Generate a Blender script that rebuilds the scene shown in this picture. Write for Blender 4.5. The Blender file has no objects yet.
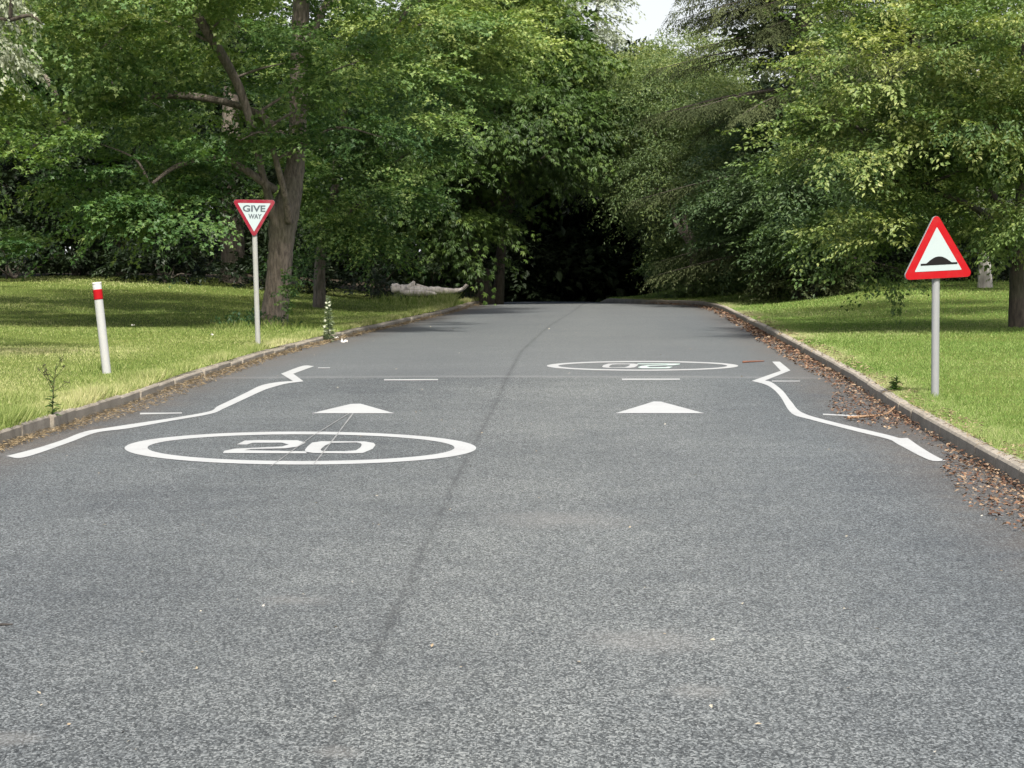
import bpy, math
import numpy as np
from mathutils import Vector
R = np.random.default_rng(7)
C = bpy.context.scene.collection
S = bpy.context.scene
rad = math.radians

# ------------------------------------------------------------------ camera model
F = 2278.0                     # focal length in pixels at 1024 wide
HZ = 248.0                     # image row of the horizon
EYE = 1.55
PITCH = math.atan((384 - HZ) / F)
CP, SP = math.cos(PITCH), math.sin(PITCH)
ROAD = 0.0457                  # lateral drift of the road per metre ahead

def ray(px, py):
    x, y = (px - 512) / F, (384 - py) / F
    return np.array([x, CP + y * SP, y * CP - SP])
def at(px, py, d):             # the point d metres ahead seen at a pixel of the photograph
    r = ray(px, py); return np.array([0, 0, EYE]) + r * (d / r[1])
def sstep(a, b, x):
    t = np.clip((np.asarray(x, float) - a) / (b - a), 0, 1); return t * t * (3 - 2 * t)

# ------------------------------------------------------------------ terrain
_ky = np.array([-30, 32, 40, 46, 55, 64, 90, 200.])
_kl = np.array([-4.85, -4.85, -4.62, -4.36, -4.06, -3.92, -4.0, -4.0])
_ry = np.array([-30, 56, 59, 62, 65, 68, 72, 80, 200.])
_kr = np.array([2.65, 2.65, 2.55, 2.25, 1.6, .75, -.3, -.75, -.75])
def kl(Y): return np.interp(Y, _ky, _kl)
def kr(Y): return np.interp(Y, _ry, _kr)
def prof(Y):
    Y = np.asarray(Y, float)
    z = .05 * sstep(21.3, 26.6, Y) - .05 * sstep(34, 60, Y)
    d = np.clip(Y - 60, 0, None)
    return z - .012 * np.clip(d, 0, 12) * sstep(0, 8, d) - .05 * np.clip(Y - 72, 0, 60)
def wn(x, y, s, seed=0):       # cheap smooth noise
    a = np.sin(x * s * 1.3 + 1.7 * np.sin(y * s * .9 + seed) + seed) + np.sin(y * s * 1.1 + 1.9 * np.sin(x * s * .7 + seed * 2) + seed * 3)
    return a * .5
def ground_z(X, Y):
    X = np.asarray(X, float); Y = np.asarray(Y, float)
    u = X - ROAD * Y
    dl = kl(Y) - u; dr = u - kr(Y)
    p = prof(Y)
    bank = np.where(Y > 60, -p * .75, 0) * sstep(0, 5, np.maximum(dl, dr))
    zl = p + bank + .10 + .016 * np.clip(dl, 0, 12) + .50 * sstep(42, 64, Y) * sstep(0, 9, dl) + .02 * wn(X, Y, .8, 1) * sstep(.3, 2, dl)
    zr = p + bank + .10 + .016 * np.clip(dr, 0, 12) + .46 * sstep(40, 62, Y) * sstep(0, 5, dr) + .02 * wn(X, Y, .7, 4) * sstep(.3, 2, dr)
    return np.where(dl > 0, zl, np.where(dr > 0, zr, p))
def road_pt(px, py, lift=0.0):
    r = ray(px, py); t = 20.
    for _ in range(40):
        p = np.array([0, 0, EYE]) + r * t
        t = t * (EYE - prof(p[1]) - lift) / (EYE - p[2])
    return np.array([0, 0, EYE]) + r * t
def gnd_pt(px, py):
    r = ray(px, py); lo, hi = 4., 90.
    ts = np.linspace(lo, hi, 4000)
    P = np.array([0, 0, EYE])[None] + r[None] * ts[:, None]
    i = np.argmax(P[:, 2] < ground_z(P[:, 0], P[:, 1]))
    return P[i]

# ------------------------------------------------------------------ object helpers
def props(o, label=None, cat=None, group=None, kind=None):
    for k, v in (('label', label), ('category', cat), ('group', group), ('kind', kind)):
        if v: o[k] = v
    return o
def thing(name, label, cat, loc, group=None):
    o = bpy.data.objects.new(name, None); C.objects.link(o); o.location = loc; o.empty_display_size = .2
    return props(o, label, cat, group)
def base_of(parent):
    v = np.zeros(3)
    while parent is not None:
        v += np.array(parent.location); parent = parent.parent
    return v
def mk(name, V, Fs, mat, parent=None, attrs=None, smooth=False):
    """one mesh object out of numpy vertices (world coordinates) and a list of face arrays"""
    V = np.asarray(V, np.float32).reshape(-1, 3).copy()
    V -= base_of(parent).astype(np.float32)
    me = bpy.data.meshes.new(name)
    if not isinstance(Fs, list): Fs = [Fs]
    Fs = [np.asarray(f, np.int32) for f in Fs if len(f)]
    idx = np.concatenate([f.ravel() for f in Fs])
    tot = np.concatenate([np.full(len(f), f.shape[1], np.int32) for f in Fs])
    st = np.concatenate([[0], np.cumsum(tot)[:-1]]).astype(np.int32)
    me.vertices.add(len(V)); me.vertices.foreach_set('co', V.ravel())
    me.loops.add(len(idx)); me.loops.foreach_set('vertex_index', idx)
    me.polygons.add(len(tot)); me.polygons.foreach_set('loop_start', st); me.polygons.foreach_set('loop_total', tot)
    me.polygons.foreach_set('use_smooth', np.full(len(tot), bool(smooth)))
    for k, v in (attrs or {}).items():
        a = me.attributes.new(k, 'FLOAT', 'POINT'); a.data.foreach_set('value', np.asarray(v, np.float32).ravel())
    me.update(calc_edges=True); me.validate()
    me.materials.append(mat)
    o = bpy.data.objects.new(name, me); C.objects.link(o)
    if parent is not None: o.parent = parent
    return o
class MB:
    def __init__(s): s.V = []; s.F = {}; s.n = 0; s.A = []
    def add(s, V, *faces, tint=None):
        V = np.asarray(V, float).reshape(-1, 3)
        for f in faces:
            f = np.asarray(f, np.int64)
            if f.ndim == 1: f = f[None]
            s.F.setdefault(f.shape[1], []).append(f + s.n)
        s.V.append(V); s.n += len(V)
        s.A.append(np.full(len(V), .5) if tint is None else np.broadcast_to(np.asarray(tint, float), (len(V),)))
    def build(s, name, mat, parent=None, smooth=False, attr=True):
        return mk(name, np.concatenate(s.V), [np.concatenate(f) for f in s.F.values()], mat, parent,
                  {'tint': np.concatenate(s.A)} if attr else None, smooth)
    def box(s, c, sz, rz=0):
        c = np.array(c, float); h = np.array(sz) / 2
        v = np.array([[x, y, z] for x in (-1, 1) for y in (-1, 1) for z in (-1, 1)]) * h
        ca, sa = math.cos(rz), math.sin(rz)
        v = np.c_[v[:, 0] * ca - v[:, 1] * sa, v[:, 0] * sa + v[:, 1] * ca, v[:, 2]] + c
        s.add(v, [[0, 1, 3, 2], [4, 6, 7, 5], [0, 4, 5, 1], [2, 3, 7, 6], [0, 2, 6, 4], [1, 5, 7, 3]])
    def tube(s, P, r, n=10, rough=0., cap=True, tint=None):
        P = np.asarray(P, float); m = len(P); r = np.broadcast_to(np.asarray(r, float), (m,))
        T = np.gradient(P, axis=0); T /= np.linalg.norm(T, axis=1)[:, None] + 1e-9
        ref = np.array([1., 0, 0]) if abs(T[0][0]) < .8 else np.array([0, 1., 0])
        a = np.arange(n) * 2 * math.pi / n; rings = []
        ph = R.uniform(0, 6, 3)
        for i in range(m):
            U = ref - T[i] * ref.dot(T[i]); U /= np.linalg.norm(U); W = np.cross(T[i], U); ref = U
            rr = r[i] * (1 + rough * (np.sin(3 * a + ph[0] + i * .25) * .5 + np.sin(5 * a + ph[1] - i * .2) * .3 + R.normal(0, .35, n)))
            rings.append(P[i] + rr[:, None] * (np.cos(a)[:, None] * U + np.sin(a)[:, None] * W))
        V = np.concatenate(rings); j = np.arange(n); k = (j + 1) % n
        q = np.concatenate([np.c_[i * n + j, i * n + k, (i + 1) * n + k, (i + 1) * n + j] for i in range(m - 1)])
        fs = [q]
        if cap: fs += [np.arange(n)[::-1], (m - 1) * n + np.arange(n)]
        s.add(V, *fs, tint=tint)
def smooth_path(P, r, k=6):
    """Catmull-Rom resample of a polyline with radii"""
    P = np.asarray(P, float); r = np.asarray(r, float); Q = np.c_[P, r]
    E = np.vstack([2 * Q[0] - Q[1], Q, 2 * Q[-1] - Q[-2]]); out = []
    for i in range(1, len(E) - 2):
        for t in np.arange(k) / k:
            a, b, c, d = E[i - 1:i + 3]
            out.append(.5 * (2 * b + (c - a) * t + (2 * a - 5 * b + 4 * c - d) * t * t + (3 * b - a - 3 * c + d) * t ** 3))
    out.append(Q[-1]); out = np.array(out)
    return out[:, :3], np.clip(out[:, 3], .003, None)

# ------------------------------------------------------------------ materials
def mat(name):
    m = bpy.data.materials.new(name); m.use_nodes = True
    nt = m.node_tree; nt.nodes.clear()
    out = nt.nodes.new('ShaderNodeOutputMaterial')
    return m, nt, out
def N(nt, t, **kw):
    n = nt.nodes.new(t)
    for k, v in kw.items():
        if k.startswith('i_'):
            key = k[2:]; key = int(key) if key.isdigit() else key.replace('_', ' ')
            n.inputs[key].default_value = v
        else: setattr(n, k, v)
    return n
def ramp(nt, stops, src=None):
    n = nt.nodes.new('ShaderNodeValToRGB'); e = n.color_ramp.elements
    while len(e) < len(stops): e.new(.5)
    for el, (p, c) in zip(e, stops):
        el.position = p; el.color = (*c, 1) if len(c) == 3 else c
    if src: nt.links.new(src, n.inputs[0])
    return n
def math_(nt, op, a, b=None, clamp=False):
    n = nt.nodes.new('ShaderNodeMath'); n.operation = op; n.use_clamp = clamp
    for i, v in enumerate((a, b)):
        if v is None: continue
        if isinstance(v, (int, float)): n.inputs[i].default_value = v
        else: nt.links.new(v, n.inputs[i])
    return n.outputs[0]
def mix(nt, fac, a, b, mode='MIX'):
    n = nt.nodes.new('ShaderNodeMix'); n.data_type = 'RGBA'; n.blend_type = mode
    for s, v in ((n.inputs[0], fac), (n.inputs[6], a), (n.inputs[7], b)):
        if isinstance(v, (int, float)): s.default_value = v
        elif isinstance(v, tuple): s.default_value = (*v, 1)
        else: nt.links.new(v, s)
    return n.outputs[2]
def noise(nt, co, scale, detail=3, rough=.55):
    n = N(nt, 'ShaderNodeTexNoise', i_Scale=scale, i_Detail=detail, i_Roughness=rough); nt.links.new(co, n.inputs['Vector']); return n.outputs['Fac']
def pos(nt): return nt.nodes.new('ShaderNodeNewGeometry').outputs['Position']
def attr(nt, name): return N(nt, 'ShaderNodeAttribute', attribute_name=name).outputs['Fac']
def bump(nt, h, dist, strength=1.):
    b = N(nt, 'ShaderNodeBump', i_Strength=strength, i_Distance=dist); nt.links.new(h, b.inputs['Height']); return b.outputs[0]

def leaf_mat(name, stops, trans=.35, rough=.5, spec=.35):
    m, nt, out = mat(name)
    r = ramp(nt, stops, attr(nt, 'tint'))
    p = N(nt, 'ShaderNodeBsdfPrincipled', i_Roughness=rough); p.inputs['Specular IOR Level'].default_value = spec
    nt.links.new(r.outputs[0], p.inputs['Base Color'])
    t = N(nt, 'ShaderNodeBsdfTranslucent')
    tc = mix(nt, 1., r.outputs[0], (1.25, 1.35, .55), 'MULTIPLY'); nt.links.new(tc, t.inputs[0])
    mx = N(nt, 'ShaderNodeMixShader'); mx.inputs[0].default_value = trans
    nt.links.new(p.outputs[0], mx.inputs[1]); nt.links.new(t.outputs[0], mx.inputs[2]); nt.links.new(mx.outputs[0], out.inputs[0])
    return m
def bark_mat(name, c0, c1, moss=(.05, .06, .03), mossamt=.35, scale=1.):
    m, nt, out = mat(name); co = pos(nt)
    mp = N(nt, 'ShaderNodeMapping'); mp.inputs['Scale'].default_value = (1, 1, .22); nt.links.new(co, mp.inputs[0])
    n1 = noise(nt, mp.outputs[0], 26 * scale, 5, .65); n2 = noise(nt, co, 2.2, 3)
    c = ramp(nt, [(.32, c0), (.68, c1)], n1).outputs[0]
    c = mix(nt, math_(nt, 'MULTIPLY', ramp(nt, [(.48, (0, 0, 0)), (.62, (1, 1, 1))], n2).outputs[0], mossamt), c, moss)
    p = N(nt, 'ShaderNodeBsdfPrincipled', i_Roughness=.9); nt.links.new(c, p.inputs['Base Color'])
    nt.links.new(bump(nt, n1, .03, .9), p.inputs['Normal']); nt.links.new(p.outputs[0], out.inputs[0])
    return m
def paint_mat(name, col, rough=.45, dirt=.2, dirtcol=(.2, .2, .18), scale=9., metallic=0.):
    m, nt, out = mat(name); co = pos(nt)
    n1 = noise(nt, co, scale, 5, .7)
    c = mix(nt, math_(nt, 'MULTIPLY', ramp(nt, [(.5, (0, 0, 0)), (.75, (1, 1, 1))], n1).outputs[0], dirt), col, dirtcol)
    p = N(nt, 'ShaderNodeBsdfPrincipled', i_Roughness=rough, i_Metallic=metallic); p.inputs['Specular IOR Level'].default_value = .18 if rough > .54 else (.4 if dirt else .08); nt.links.new(c, p.inputs['Base Color']); nt.links.new(p.outputs[0], out.inputs[0])
    return m
def tint_mat(name, stops, rough=.85, trans=0.):
    if trans: return leaf_mat(name, stops, trans, rough, .2)
    m, nt, out = mat(name)
    r = ramp(nt, stops, attr(nt, 'tint'))
    p = N(nt, 'ShaderNodeBsdfPrincipled', i_Roughness=rough); p.inputs['Specular IOR Level'].default_value = .2
    nt.links.new(r.outputs[0], p.inputs['Base Color']); nt.links.new(p.outputs[0], out.inputs[0])
    return m

def road_mat():
    m, nt, out = mat('worn_asphalt'); co = pos(nt)
    gm = N(nt, 'ShaderNodeMapping'); gm.inputs['Scale'].default_value = (1, .5, 1); nt.links.new(co, gm.inputs[0])
    v = N(nt, 'ShaderNodeTexVoronoi', i_Scale=150., i_Randomness=1.); nt.links.new(gm.outputs[0], v.inputs['Vector'])
    sp = N(nt, 'ShaderNodeSeparateColor'); nt.links.new(v.outputs['Color'], sp.inputs[0])
    fine = noise(nt, gm.outputs[0], 420, 2, .6)
    g = math_(nt, 'ADD', math_(nt, 'MULTIPLY', sp.outputs[0], .6), math_(nt, 'MULTIPLY', fine, .5))
    stone = ramp(nt, [(.24, (0.0149, 0.0173, 0.0178)), (.5, (0.0558, 0.0622, 0.0639)), (.70, (0.1135, 0.1245, 0.1264)), (.86, (0.2046, 0.2195, 0.2210))], g).outputs[0]
    # broad tone: wheel tracks along the road and blotches
    big = noise(nt, co, .32, 4, .6); mid = noise(nt, co, 2.3, 4, .6)
    lat = attr(nt, 'lat'); seam = attr(nt, 'seam'); tab = attr(nt, 'table')
    w = math_(nt, 'ADD', math_(nt, 'MULTIPLY', big, .55), math_(nt, 'MULTIPLY', mid, .35))
    tone = ramp(nt, [(.28, (.72, .73, .75)), (.62, (1.24, 1.23, 1.20))], w).outputs[0]
    track = ramp(nt, [(0, (.80, .82, .85)), (.16, (.95, .96, .97)), (.33, (.88, .89, .90)), (.56, (1.14, 1.13, 1.10)), (.72, (1.08, 1.08, 1.07)), (.84, (.93, .95, .97)), (1, (.76, .78, .81))], lat).outputs[0]
    c = mix(nt, 1., mix(nt, 1., stone, tone, 'MULTIPLY'), track, 'MULTIPLY')
    # smoother finer table surface
    smooth_c = mix(nt, .62, c, (.092, .1, .102))
    c = mix(nt, math_(nt, 'MULTIPLY', tab, .85), c, smooth_c)
    # construction joint along the middle
    sd = math_(nt, 'ADD', math_(nt, 'ABSOLUTE', seam), math_(nt, 'MULTIPLY', math_(nt, 'SUBTRACT', noise(nt, co, 11, 4, .7), .5), .06))
    sm = ramp(nt, [(.004, (1, 1, 1)), (.016, (.5, .5, .5)), (.05, (0, 0, 0))], sd).outputs[0]
    brk = ramp(nt, [(.35, (.45, .45, .45)), (.6, (1, 1, 1))], noise(nt, co, 1.4, 4, .7)).outputs[0]
    c = mix(nt, math_(nt, 'MULTIPLY', math_(nt, 'MULTIPLY', sm, brk), .46), c, (.018, .019, .019))
    # transverse joints of the raised table
    jn = attr(nt, 'joint')
    jd = math_(nt, 'ADD', math_(nt, 'ABSOLUTE', jn), math_(nt, 'MULTIPLY', math_(nt, 'SUBTRACT', noise(nt, co, 3, 4, .7), .5), .35))
    jm = ramp(nt, [(.03, (1, 1, 1)), (.28, (0, 0, 0))], jd).outputs[0]
    c = mix(nt, math_(nt, 'MULTIPLY', jm, .3), c, (.20, .205, .20))
    # damp dark dirt near the gutters
    gut = math_(nt, 'MULTIPLY', attr(nt, 'gutter'), ramp(nt, [(.3, (.3, .3, .3)), (.65, (1, 1, 1))], mid).outputs[0])
    c = mix(nt, math_(nt, 'MULTIPLY', gut, .6), c, (.085, .066, .050))
    # pale stains
    for (x, y, rr) in STAINS:
        d = N(nt, 'ShaderNodeVectorMath', operation='DISTANCE'); nt.links.new(co, d.inputs[0]); d.inputs[1].default_value = (x, y, 0)
        dd = math_(nt, 'ADD', math_(nt, 'DIVIDE', d.outputs['Value'], rr), math_(nt, 'MULTIPLY', math_(nt, 'SUBTRACT', mid, .5), 2.2))
        k = ramp(nt, [(.2, (1, 1, 1)), (1., (0, 0, 0))], dd).outputs[0]
        c = mix(nt, math_(nt, 'MULTIPLY', k, .22), c, (.22, .215, .20))
    p = N(nt, 'ShaderNodeBsdfPrincipled', i_Roughness=.8); p.inputs['Specular IOR Level'].default_value = .35
    nt.links.new(c, p.inputs['Base Color']); nt.links.new(bump(nt, g, .006, .6), p.inputs['Normal']); nt.links.new(p.outputs[0], out.inputs[0])
    return m
def marking_mat(name, col=(.335, .348, .345), wear=.75):
    m, nt, out = mat(name); co = pos(nt)
    n1 = noise(nt, co, 55, 4, .7); n2 = noise(nt, co, 3, 3)
    k = math_(nt, 'ADD', math_(nt, 'MULTIPLY', n1, .7), math_(nt, 'MULTIPLY', n2, .4))
    f = ramp(nt, [(.54, (0, 0, 0)), (.70, (1, 1, 1))], k).outputs[0]
    c = mix(nt, math_(nt, 'MULTIPLY', f, wear), col, (.25, .25, .25))
    p = N(nt, 'ShaderNodeBsdfPrincipled', i_Roughness=.6); nt.links.new(c, p.inputs['Base Color']); nt.links.new(p.outputs[0], out.inputs[0])
    return m
def ground_mat():
    m, nt, out = mat('lawn_soil'); co = pos(nt)
    n1 = noise(nt, co, .5, 4, .6); n2 = noise(nt, co, 9, 5, .7)
    g = ramp(nt, [(.3, (.045, .070, .014)), (.55, (.085, .110, .024)), (.75, (.14, .145, .045))], math_(nt, 'ADD', math_(nt, 'MULTIPLY', n1, .6), math_(nt, 'MULTIPLY', n2, .45))).outputs[0]
    soil = ramp(nt, [(.3, (.022, .018, .012)), (.7, (.055, .042, .028))], n2).outputs[0]
    c = mix(nt, attr(nt, 'soil'), g, soil)
    p = N(nt, 'ShaderNodeBsdfPrincipled', i_Roughness=.95); p.inputs['Specular IOR Level'].default_value = .1
    nt.links.new(c, p.inputs['Base Color']); nt.links.new(bump(nt, n2, .03, .7), p.inputs['Normal']); nt.links.new(p.outputs[0], out.inputs[0])
    return m
def kerb_mat():
    m, nt, out = mat('kerb_concrete'); co = pos(nt)
    n1 = noise(nt, co, 60, 4, .7); n2 = noise(nt, co, 4, 4, .6)
    c = ramp(nt, [(.3, (0.1125, 0.0975, 0.0725)), (.5, (0.2375, 0.2125, 0.1725)), (.7, (0.3500, 0.3187, 0.2687))], math_(nt, 'ADD', math_(nt, 'MULTIPLY', n1, .5), math_(nt, 'MULTIPLY', n2, .5))).outputs[0]
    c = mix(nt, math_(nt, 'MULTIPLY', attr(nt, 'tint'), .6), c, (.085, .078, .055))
    p = N(nt, 'ShaderNodeBsdfPrincipled', i_Roughness=.9); nt.links.new(c, p.inputs['Base Color']); nt.links.new(bump(nt, n1, .008, .8), p.inputs['Normal']); nt.links.new(p.outputs[0], out.inputs[0])
    return m

STAINS = [tuple(road_pt(*q)[:2]) + (r,) for q, r in (((335, 752), .10), ((10, 738), .12), ((700, 690), .16), ((290, 600), .22), ((560, 520), .5), ((640, 640), .35))]

# ------------------------------------------------------------------ ground, road, kerbs
YS = np.unique(np.concatenate([np.arange(-20, 12, 2.), np.arange(12, 80, .5), np.arange(80, 140, 3.), np.array([170, 230, 320, 480.])]))
offs = np.array([.13, .25, .45, .7, 1, 1.4, 1.9, 2.5, 3.2, 4, 5, 6.2, 7.6, 9.2, 11, 14, 18, 24, 34, 60, 120, 260.])
rows = []; soil = []
for Y in YS:
    L, Rr = kl(Y), kr(Y); p = float(prof(Y))
    us = np.concatenate([L - offs[::-1], [L - .06, (L + Rr) / 2, Rr + .06], Rr + offs])
    X = us + ROAD * Y
    z = ground_z(X, np.full_like(X, Y)); n = len(offs)
    z[n:n + 3] = p - .12
    rows.append(np.c_[X, np.full_like(X, Y), z])
    d = np.maximum(L - us, us - Rr)
    yy = Y + wn(X, np.full_like(X, Y), .9, 2) - np.where((us > Rr) & (d < 4.5), 14, 0)
    s = sstep(60, 66, yy) * sstep(.5, 2.5, d)
    soil.append(s)
G = np.array(rows); nr, nc = G.shape[:2]
i, j = np.meshgrid(np.arange(nr - 1), np.arange(nc - 1), indexing='ij'); b = (i * nc + j).ravel()
mk('ground', G, np.c_[b, b + 1, b + nc + 1, b + nc], ground_mat(), None, {'soil': np.array(soil)}, True)['kind'] = 'structure'

seam_y = np.array([-20, 7, 14.6, 24, 33, 45, 57, 66, 90.]); seam_u = np.array([-.75, -.88, -1.06, -1.22, -1.38, -1.3, -1.03, -.9, -1.])
YR = np.unique(np.concatenate([np.arange(-20, 5, 1.), np.arange(5, 80, .25), np.arange(80, 140, 2.)]))
rows = []; A = {k: [] for k in ('lat', 'seam', 'table', 'gutter', 'joint')}
for Y in YR:
    L, Rr = float(kl(Y)), float(kr(Y)); t = np.linspace(0, 1, 41); us = L + (Rr - L) * t
    rows.append(np.c_[us + ROAD * Y, np.full(41, Y), float(prof(Y)) - .02 * np.abs(t - .5) ** 2 * 4 + .02 * 0])
    A['lat'].append(np.clip((us + 4.85) / 7.5, 0, 1)); A['seam'].append(us - np.interp(Y, seam_y, seam_u))
    A['table'].append(np.full(41, sstep(26.2, 26.9, Y))); A['joint'].append(np.full(41, Y - 26.6))
    A['gutter'].append(np.maximum(sstep(L + .9, L + .1, us) if False else 1 - sstep(.1, .9, us - L), 1 - sstep(.1, 1.0, Rr - us)))
G = np.array(rows); nr, nc = G.shape[:2]
i, j = np.meshgrid(np.arange(nr - 1), np.arange(nc - 1), indexing='ij'); b = (i * nc + j).ravel()
ROADM = road_mat()
road = mk('road', G, np.c_[b, b + 1, b + nc + 1, b + nc], ROADM, None, A, True); road['kind'] = 'structure'
def road_z(X, Y):
    u = X - ROAD * Y; t = (u - kl(Y)) / (kr(Y) - kl(Y))
    return prof(Y) - .08 * np.abs(t - .5) ** 2
def on_road(px, py, lift=.004):
    p = road_pt(px, py)
    for _ in range(6):
        r = ray(px, py); z = float(road_z(p[0], p[1])); p = np.array([0, 0, EYE]) + r * ((EYE - z) / -r[2])
    p[2] = float(road_z(p[0], p[1])) + lift; return p

def kerb(side, name, mt, seed):
    rg = np.random.default_rng(seed); mb = MB(); y = -18.
    while y < 96:
        ln = .915; y0, y1 = y + .002, y + ln - .002
        k_ = .35 if side > 0 else 1.1; jz, jx, jr = rg.normal(0, .006) * k_, rg.normal(0, .008) * k_, rg.normal(0, .006) * k_
        h = (.105 if side > 0 else .112 - .045 * float(sstep(19, 26, y))) + jz; w = .125; c = .018; ring = []
        for yy, jj in ((y0, -jr), (y0 + .02, -jr), (y1 - .02, jr), (y1, jr)):
            e = yy in (y0, y1); sh = .003 if e else 0
            k = (kl(yy) if side < 0 else kr(yy)) + ROAD * yy + jx + jj
            p = float(prof(yy)); s = side
            pts = [(k + s * sh, p - .1), (k + s * (sh + .004), p + h - c - sh), (k + s * (c + sh), p + h - sh), (k + s * w, p + h - sh + .004), (k + s * w, p - .1)]
            ring += [(x, yy, z) for x, z in pts]
        fs = []
        for a in range(3):
            for q in range(4):
                v = [a * 5 + q, a * 5 + q + 1, a * 5 + q + 6, a * 5 + q + 5]; fs.append(v if side > 0 else v[::-1])
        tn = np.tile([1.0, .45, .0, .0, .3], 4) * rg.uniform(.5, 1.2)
        mb.add(np.array(ring), np.array(fs), np.array([[0, 4, 3, 2, 1], [15, 16, 17, 18, 19]]), tint=tn)
        y += ln
    o = mb.build(name, mt); o['kind'] = 'structure'
KM = kerb_mat()
kerb(-1, 'kerb', KM, 3); kerb(1, 'kerb', KM, 4)

# ------------------------------------------------------------------ road markings (parts of the road)
MK = marking_mat('thermoplastic_white'); MKW = marking_mat('worn_white', (.33, .34, .335), .9); MKG = marking_mat('greenish_white', (.40, .50, .46), .6)
def dens(P, step=5.):
    P = np.asarray(P, float); out = []
    for a, b in zip(P, np.roll(P, -1, 0)):
        n = max(1, int(np.hypot(*(b - a)) / step)); out += [a + (b - a) * t / n for t in range(n)]
    return np.array(out)
def soften(P):
    P = np.asarray(P, float); n = len(P); out = []
    def sharp(i):
        a, b = P[i] - P[i - 1], P[(i + 1) % n] - P[i]; a = a * [1, 3]; b = b * [1, 3]
        return a.dot(b) / (np.linalg.norm(a) * np.linalg.norm(b) + 1e-9) < .55
    for i in range(n):
        b, c = P[i], P[(i + 1) % n]; a = b - (c - b) if sharp(i) else P[i - 1]; d = c + (c - b) if sharp((i + 1) % n) else P[(i + 2) % n]
        for t in np.arange(6) / 6: out.append(.5 * (2 * b + (c - a) * t + (2 * a - 5 * b + 4 * c - d) * t * t + (3 * b - a - 3 * c + d) * t ** 3))
    return np.array(out)
def poly(name, px, m, parent, label=None, lift=.004, soft=False):
    V = [on_road(x, y, lift) for x, y in (soften(px) if soft else dens(px))]
    bm_v = np.array(V); me = bpy.data.meshes.new(name)
    from mathutils.geometry import tessellate_polygon
    tri = tessellate_polygon([[Vector((v[0], v[1], 0)) for v in bm_v]])
    tri = np.array(tri)
    a, b_, c = bm_v[tri[:, 0]], bm_v[tri[:, 1]], bm_v[tri[:, 2]]
    flip = np.cross(b_ - a, c - a)[:, 2] < 0; tri[flip] = tri[flip][:, ::-1]
    o = mk(name, bm_v, tri, m, parent)
    if label: o['label'] = label
    return o
def ringpoly(name, outer, inner, m, parent, lift=.004, n=None):
    Vo = [on_road(x, y, lift) for x, y in outer]; Vi = [on_road(x, y, lift) for x, y in inner]
    n = len(Vo); j = np.arange(n); k = (j + 1) % n
    q = np.c_[j, k, n + k, n + j]; V = np.array(Vo + Vi)
    if np.cross(V[q[0, 1]] - V[q[0, 0]], V[q[0, 2]] - V[q[0, 0]])[2] < 0: q = q[:, ::-1]
    return mk(name, V, q, m, parent)
def ell(cx, cy, rx, ry, n=96): a = np.arange(n) * 2 * math.pi / n; return np.c_[cx + rx * np.cos(a), cy + ry * np.sin(a)]
left_line = [(6, 456.6), (35.5, 449), (61.5, 440.7), (84.8, 432), (114.8, 427), (202, 413.4), (218.8, 406), (246, 393), (259.5, 386.3), (272.2, 383.3), (284, 381.9), (293.2, 381.4), (281, 374), (302.5, 366.2), (314.2, 366.4), (293.2, 374), (303.5, 381.6), (287.9, 383.6), (277.1, 386.2), (264, 390.4), (246, 398.6), (224.2, 408.7), (210.6, 414.2), (175, 420.5), (128.5, 428.7), (95.7, 433.2), (68.4, 443.2), (24.6, 457.7)]
right_line = [(772.2, 361.9), (779.7, 361.9), (790.5, 370.7), (765, 380.8), (772.2, 382.9), (783, 391.5), (791.6, 402.3), (802.3, 413), (830.2, 421.6), (886.1, 434.9), (899, 438.3), (907.6, 438.4), (920.5, 447.4), (935.5, 456.4), (946, 461.2), (929, 460.3), (899, 445.2), (888.2, 439.6), (856, 431.6), (810.9, 420), (791.6, 413.6), (780.8, 397.5), (772.2, 388.6), (763.6, 384.2), (751.8, 381.2), (780.8, 371.1)]
def marking(name, label):
    o = bpy.data.objects.new(name, None); C.objects.link(o); o.parent = road; o['label'] = label; return o
poly('edge_line', left_line, MK, road, 'white edge line with a zigzag end beside the left kerb', soft=True)
poly('edge_line', right_line, MK, road, 'white edge line with a zigzag end beside the right kerb', soft=True)
poly('hump_arrow', [(311.7, 413.6), (350.8, 404.3), (360.5, 404), (389.8, 412.4), (394.7, 413.6)], MK, road, 'white triangle above the near roundel')
poly('hump_arrow', [(615.8, 413.5), (653.9, 401.8), (661, 402), (699.6, 412.4), (704.3, 413.5)], MK, road, 'white triangle in the right lane')
for q in ([(384, 380.7), (384, 379.6), (438, 379.3), (438, 380.4)], [(622, 380.2), (622, 378.9), (680, 378.9), (680, 380)],
          [(140, 414.8), (140, 413.2), (182, 412.8), (182, 413.8)], [(823, 415.3), (823, 414), (860, 415.8), (860, 417.2)], [(318, 368.4), (318, 367.7), (330, 367.7), (330, 368.3)], [(772, 381.8), (772, 381), (800, 381), (800, 381.7)]):
    poly('joint_dash', q, MKW, road)
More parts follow.
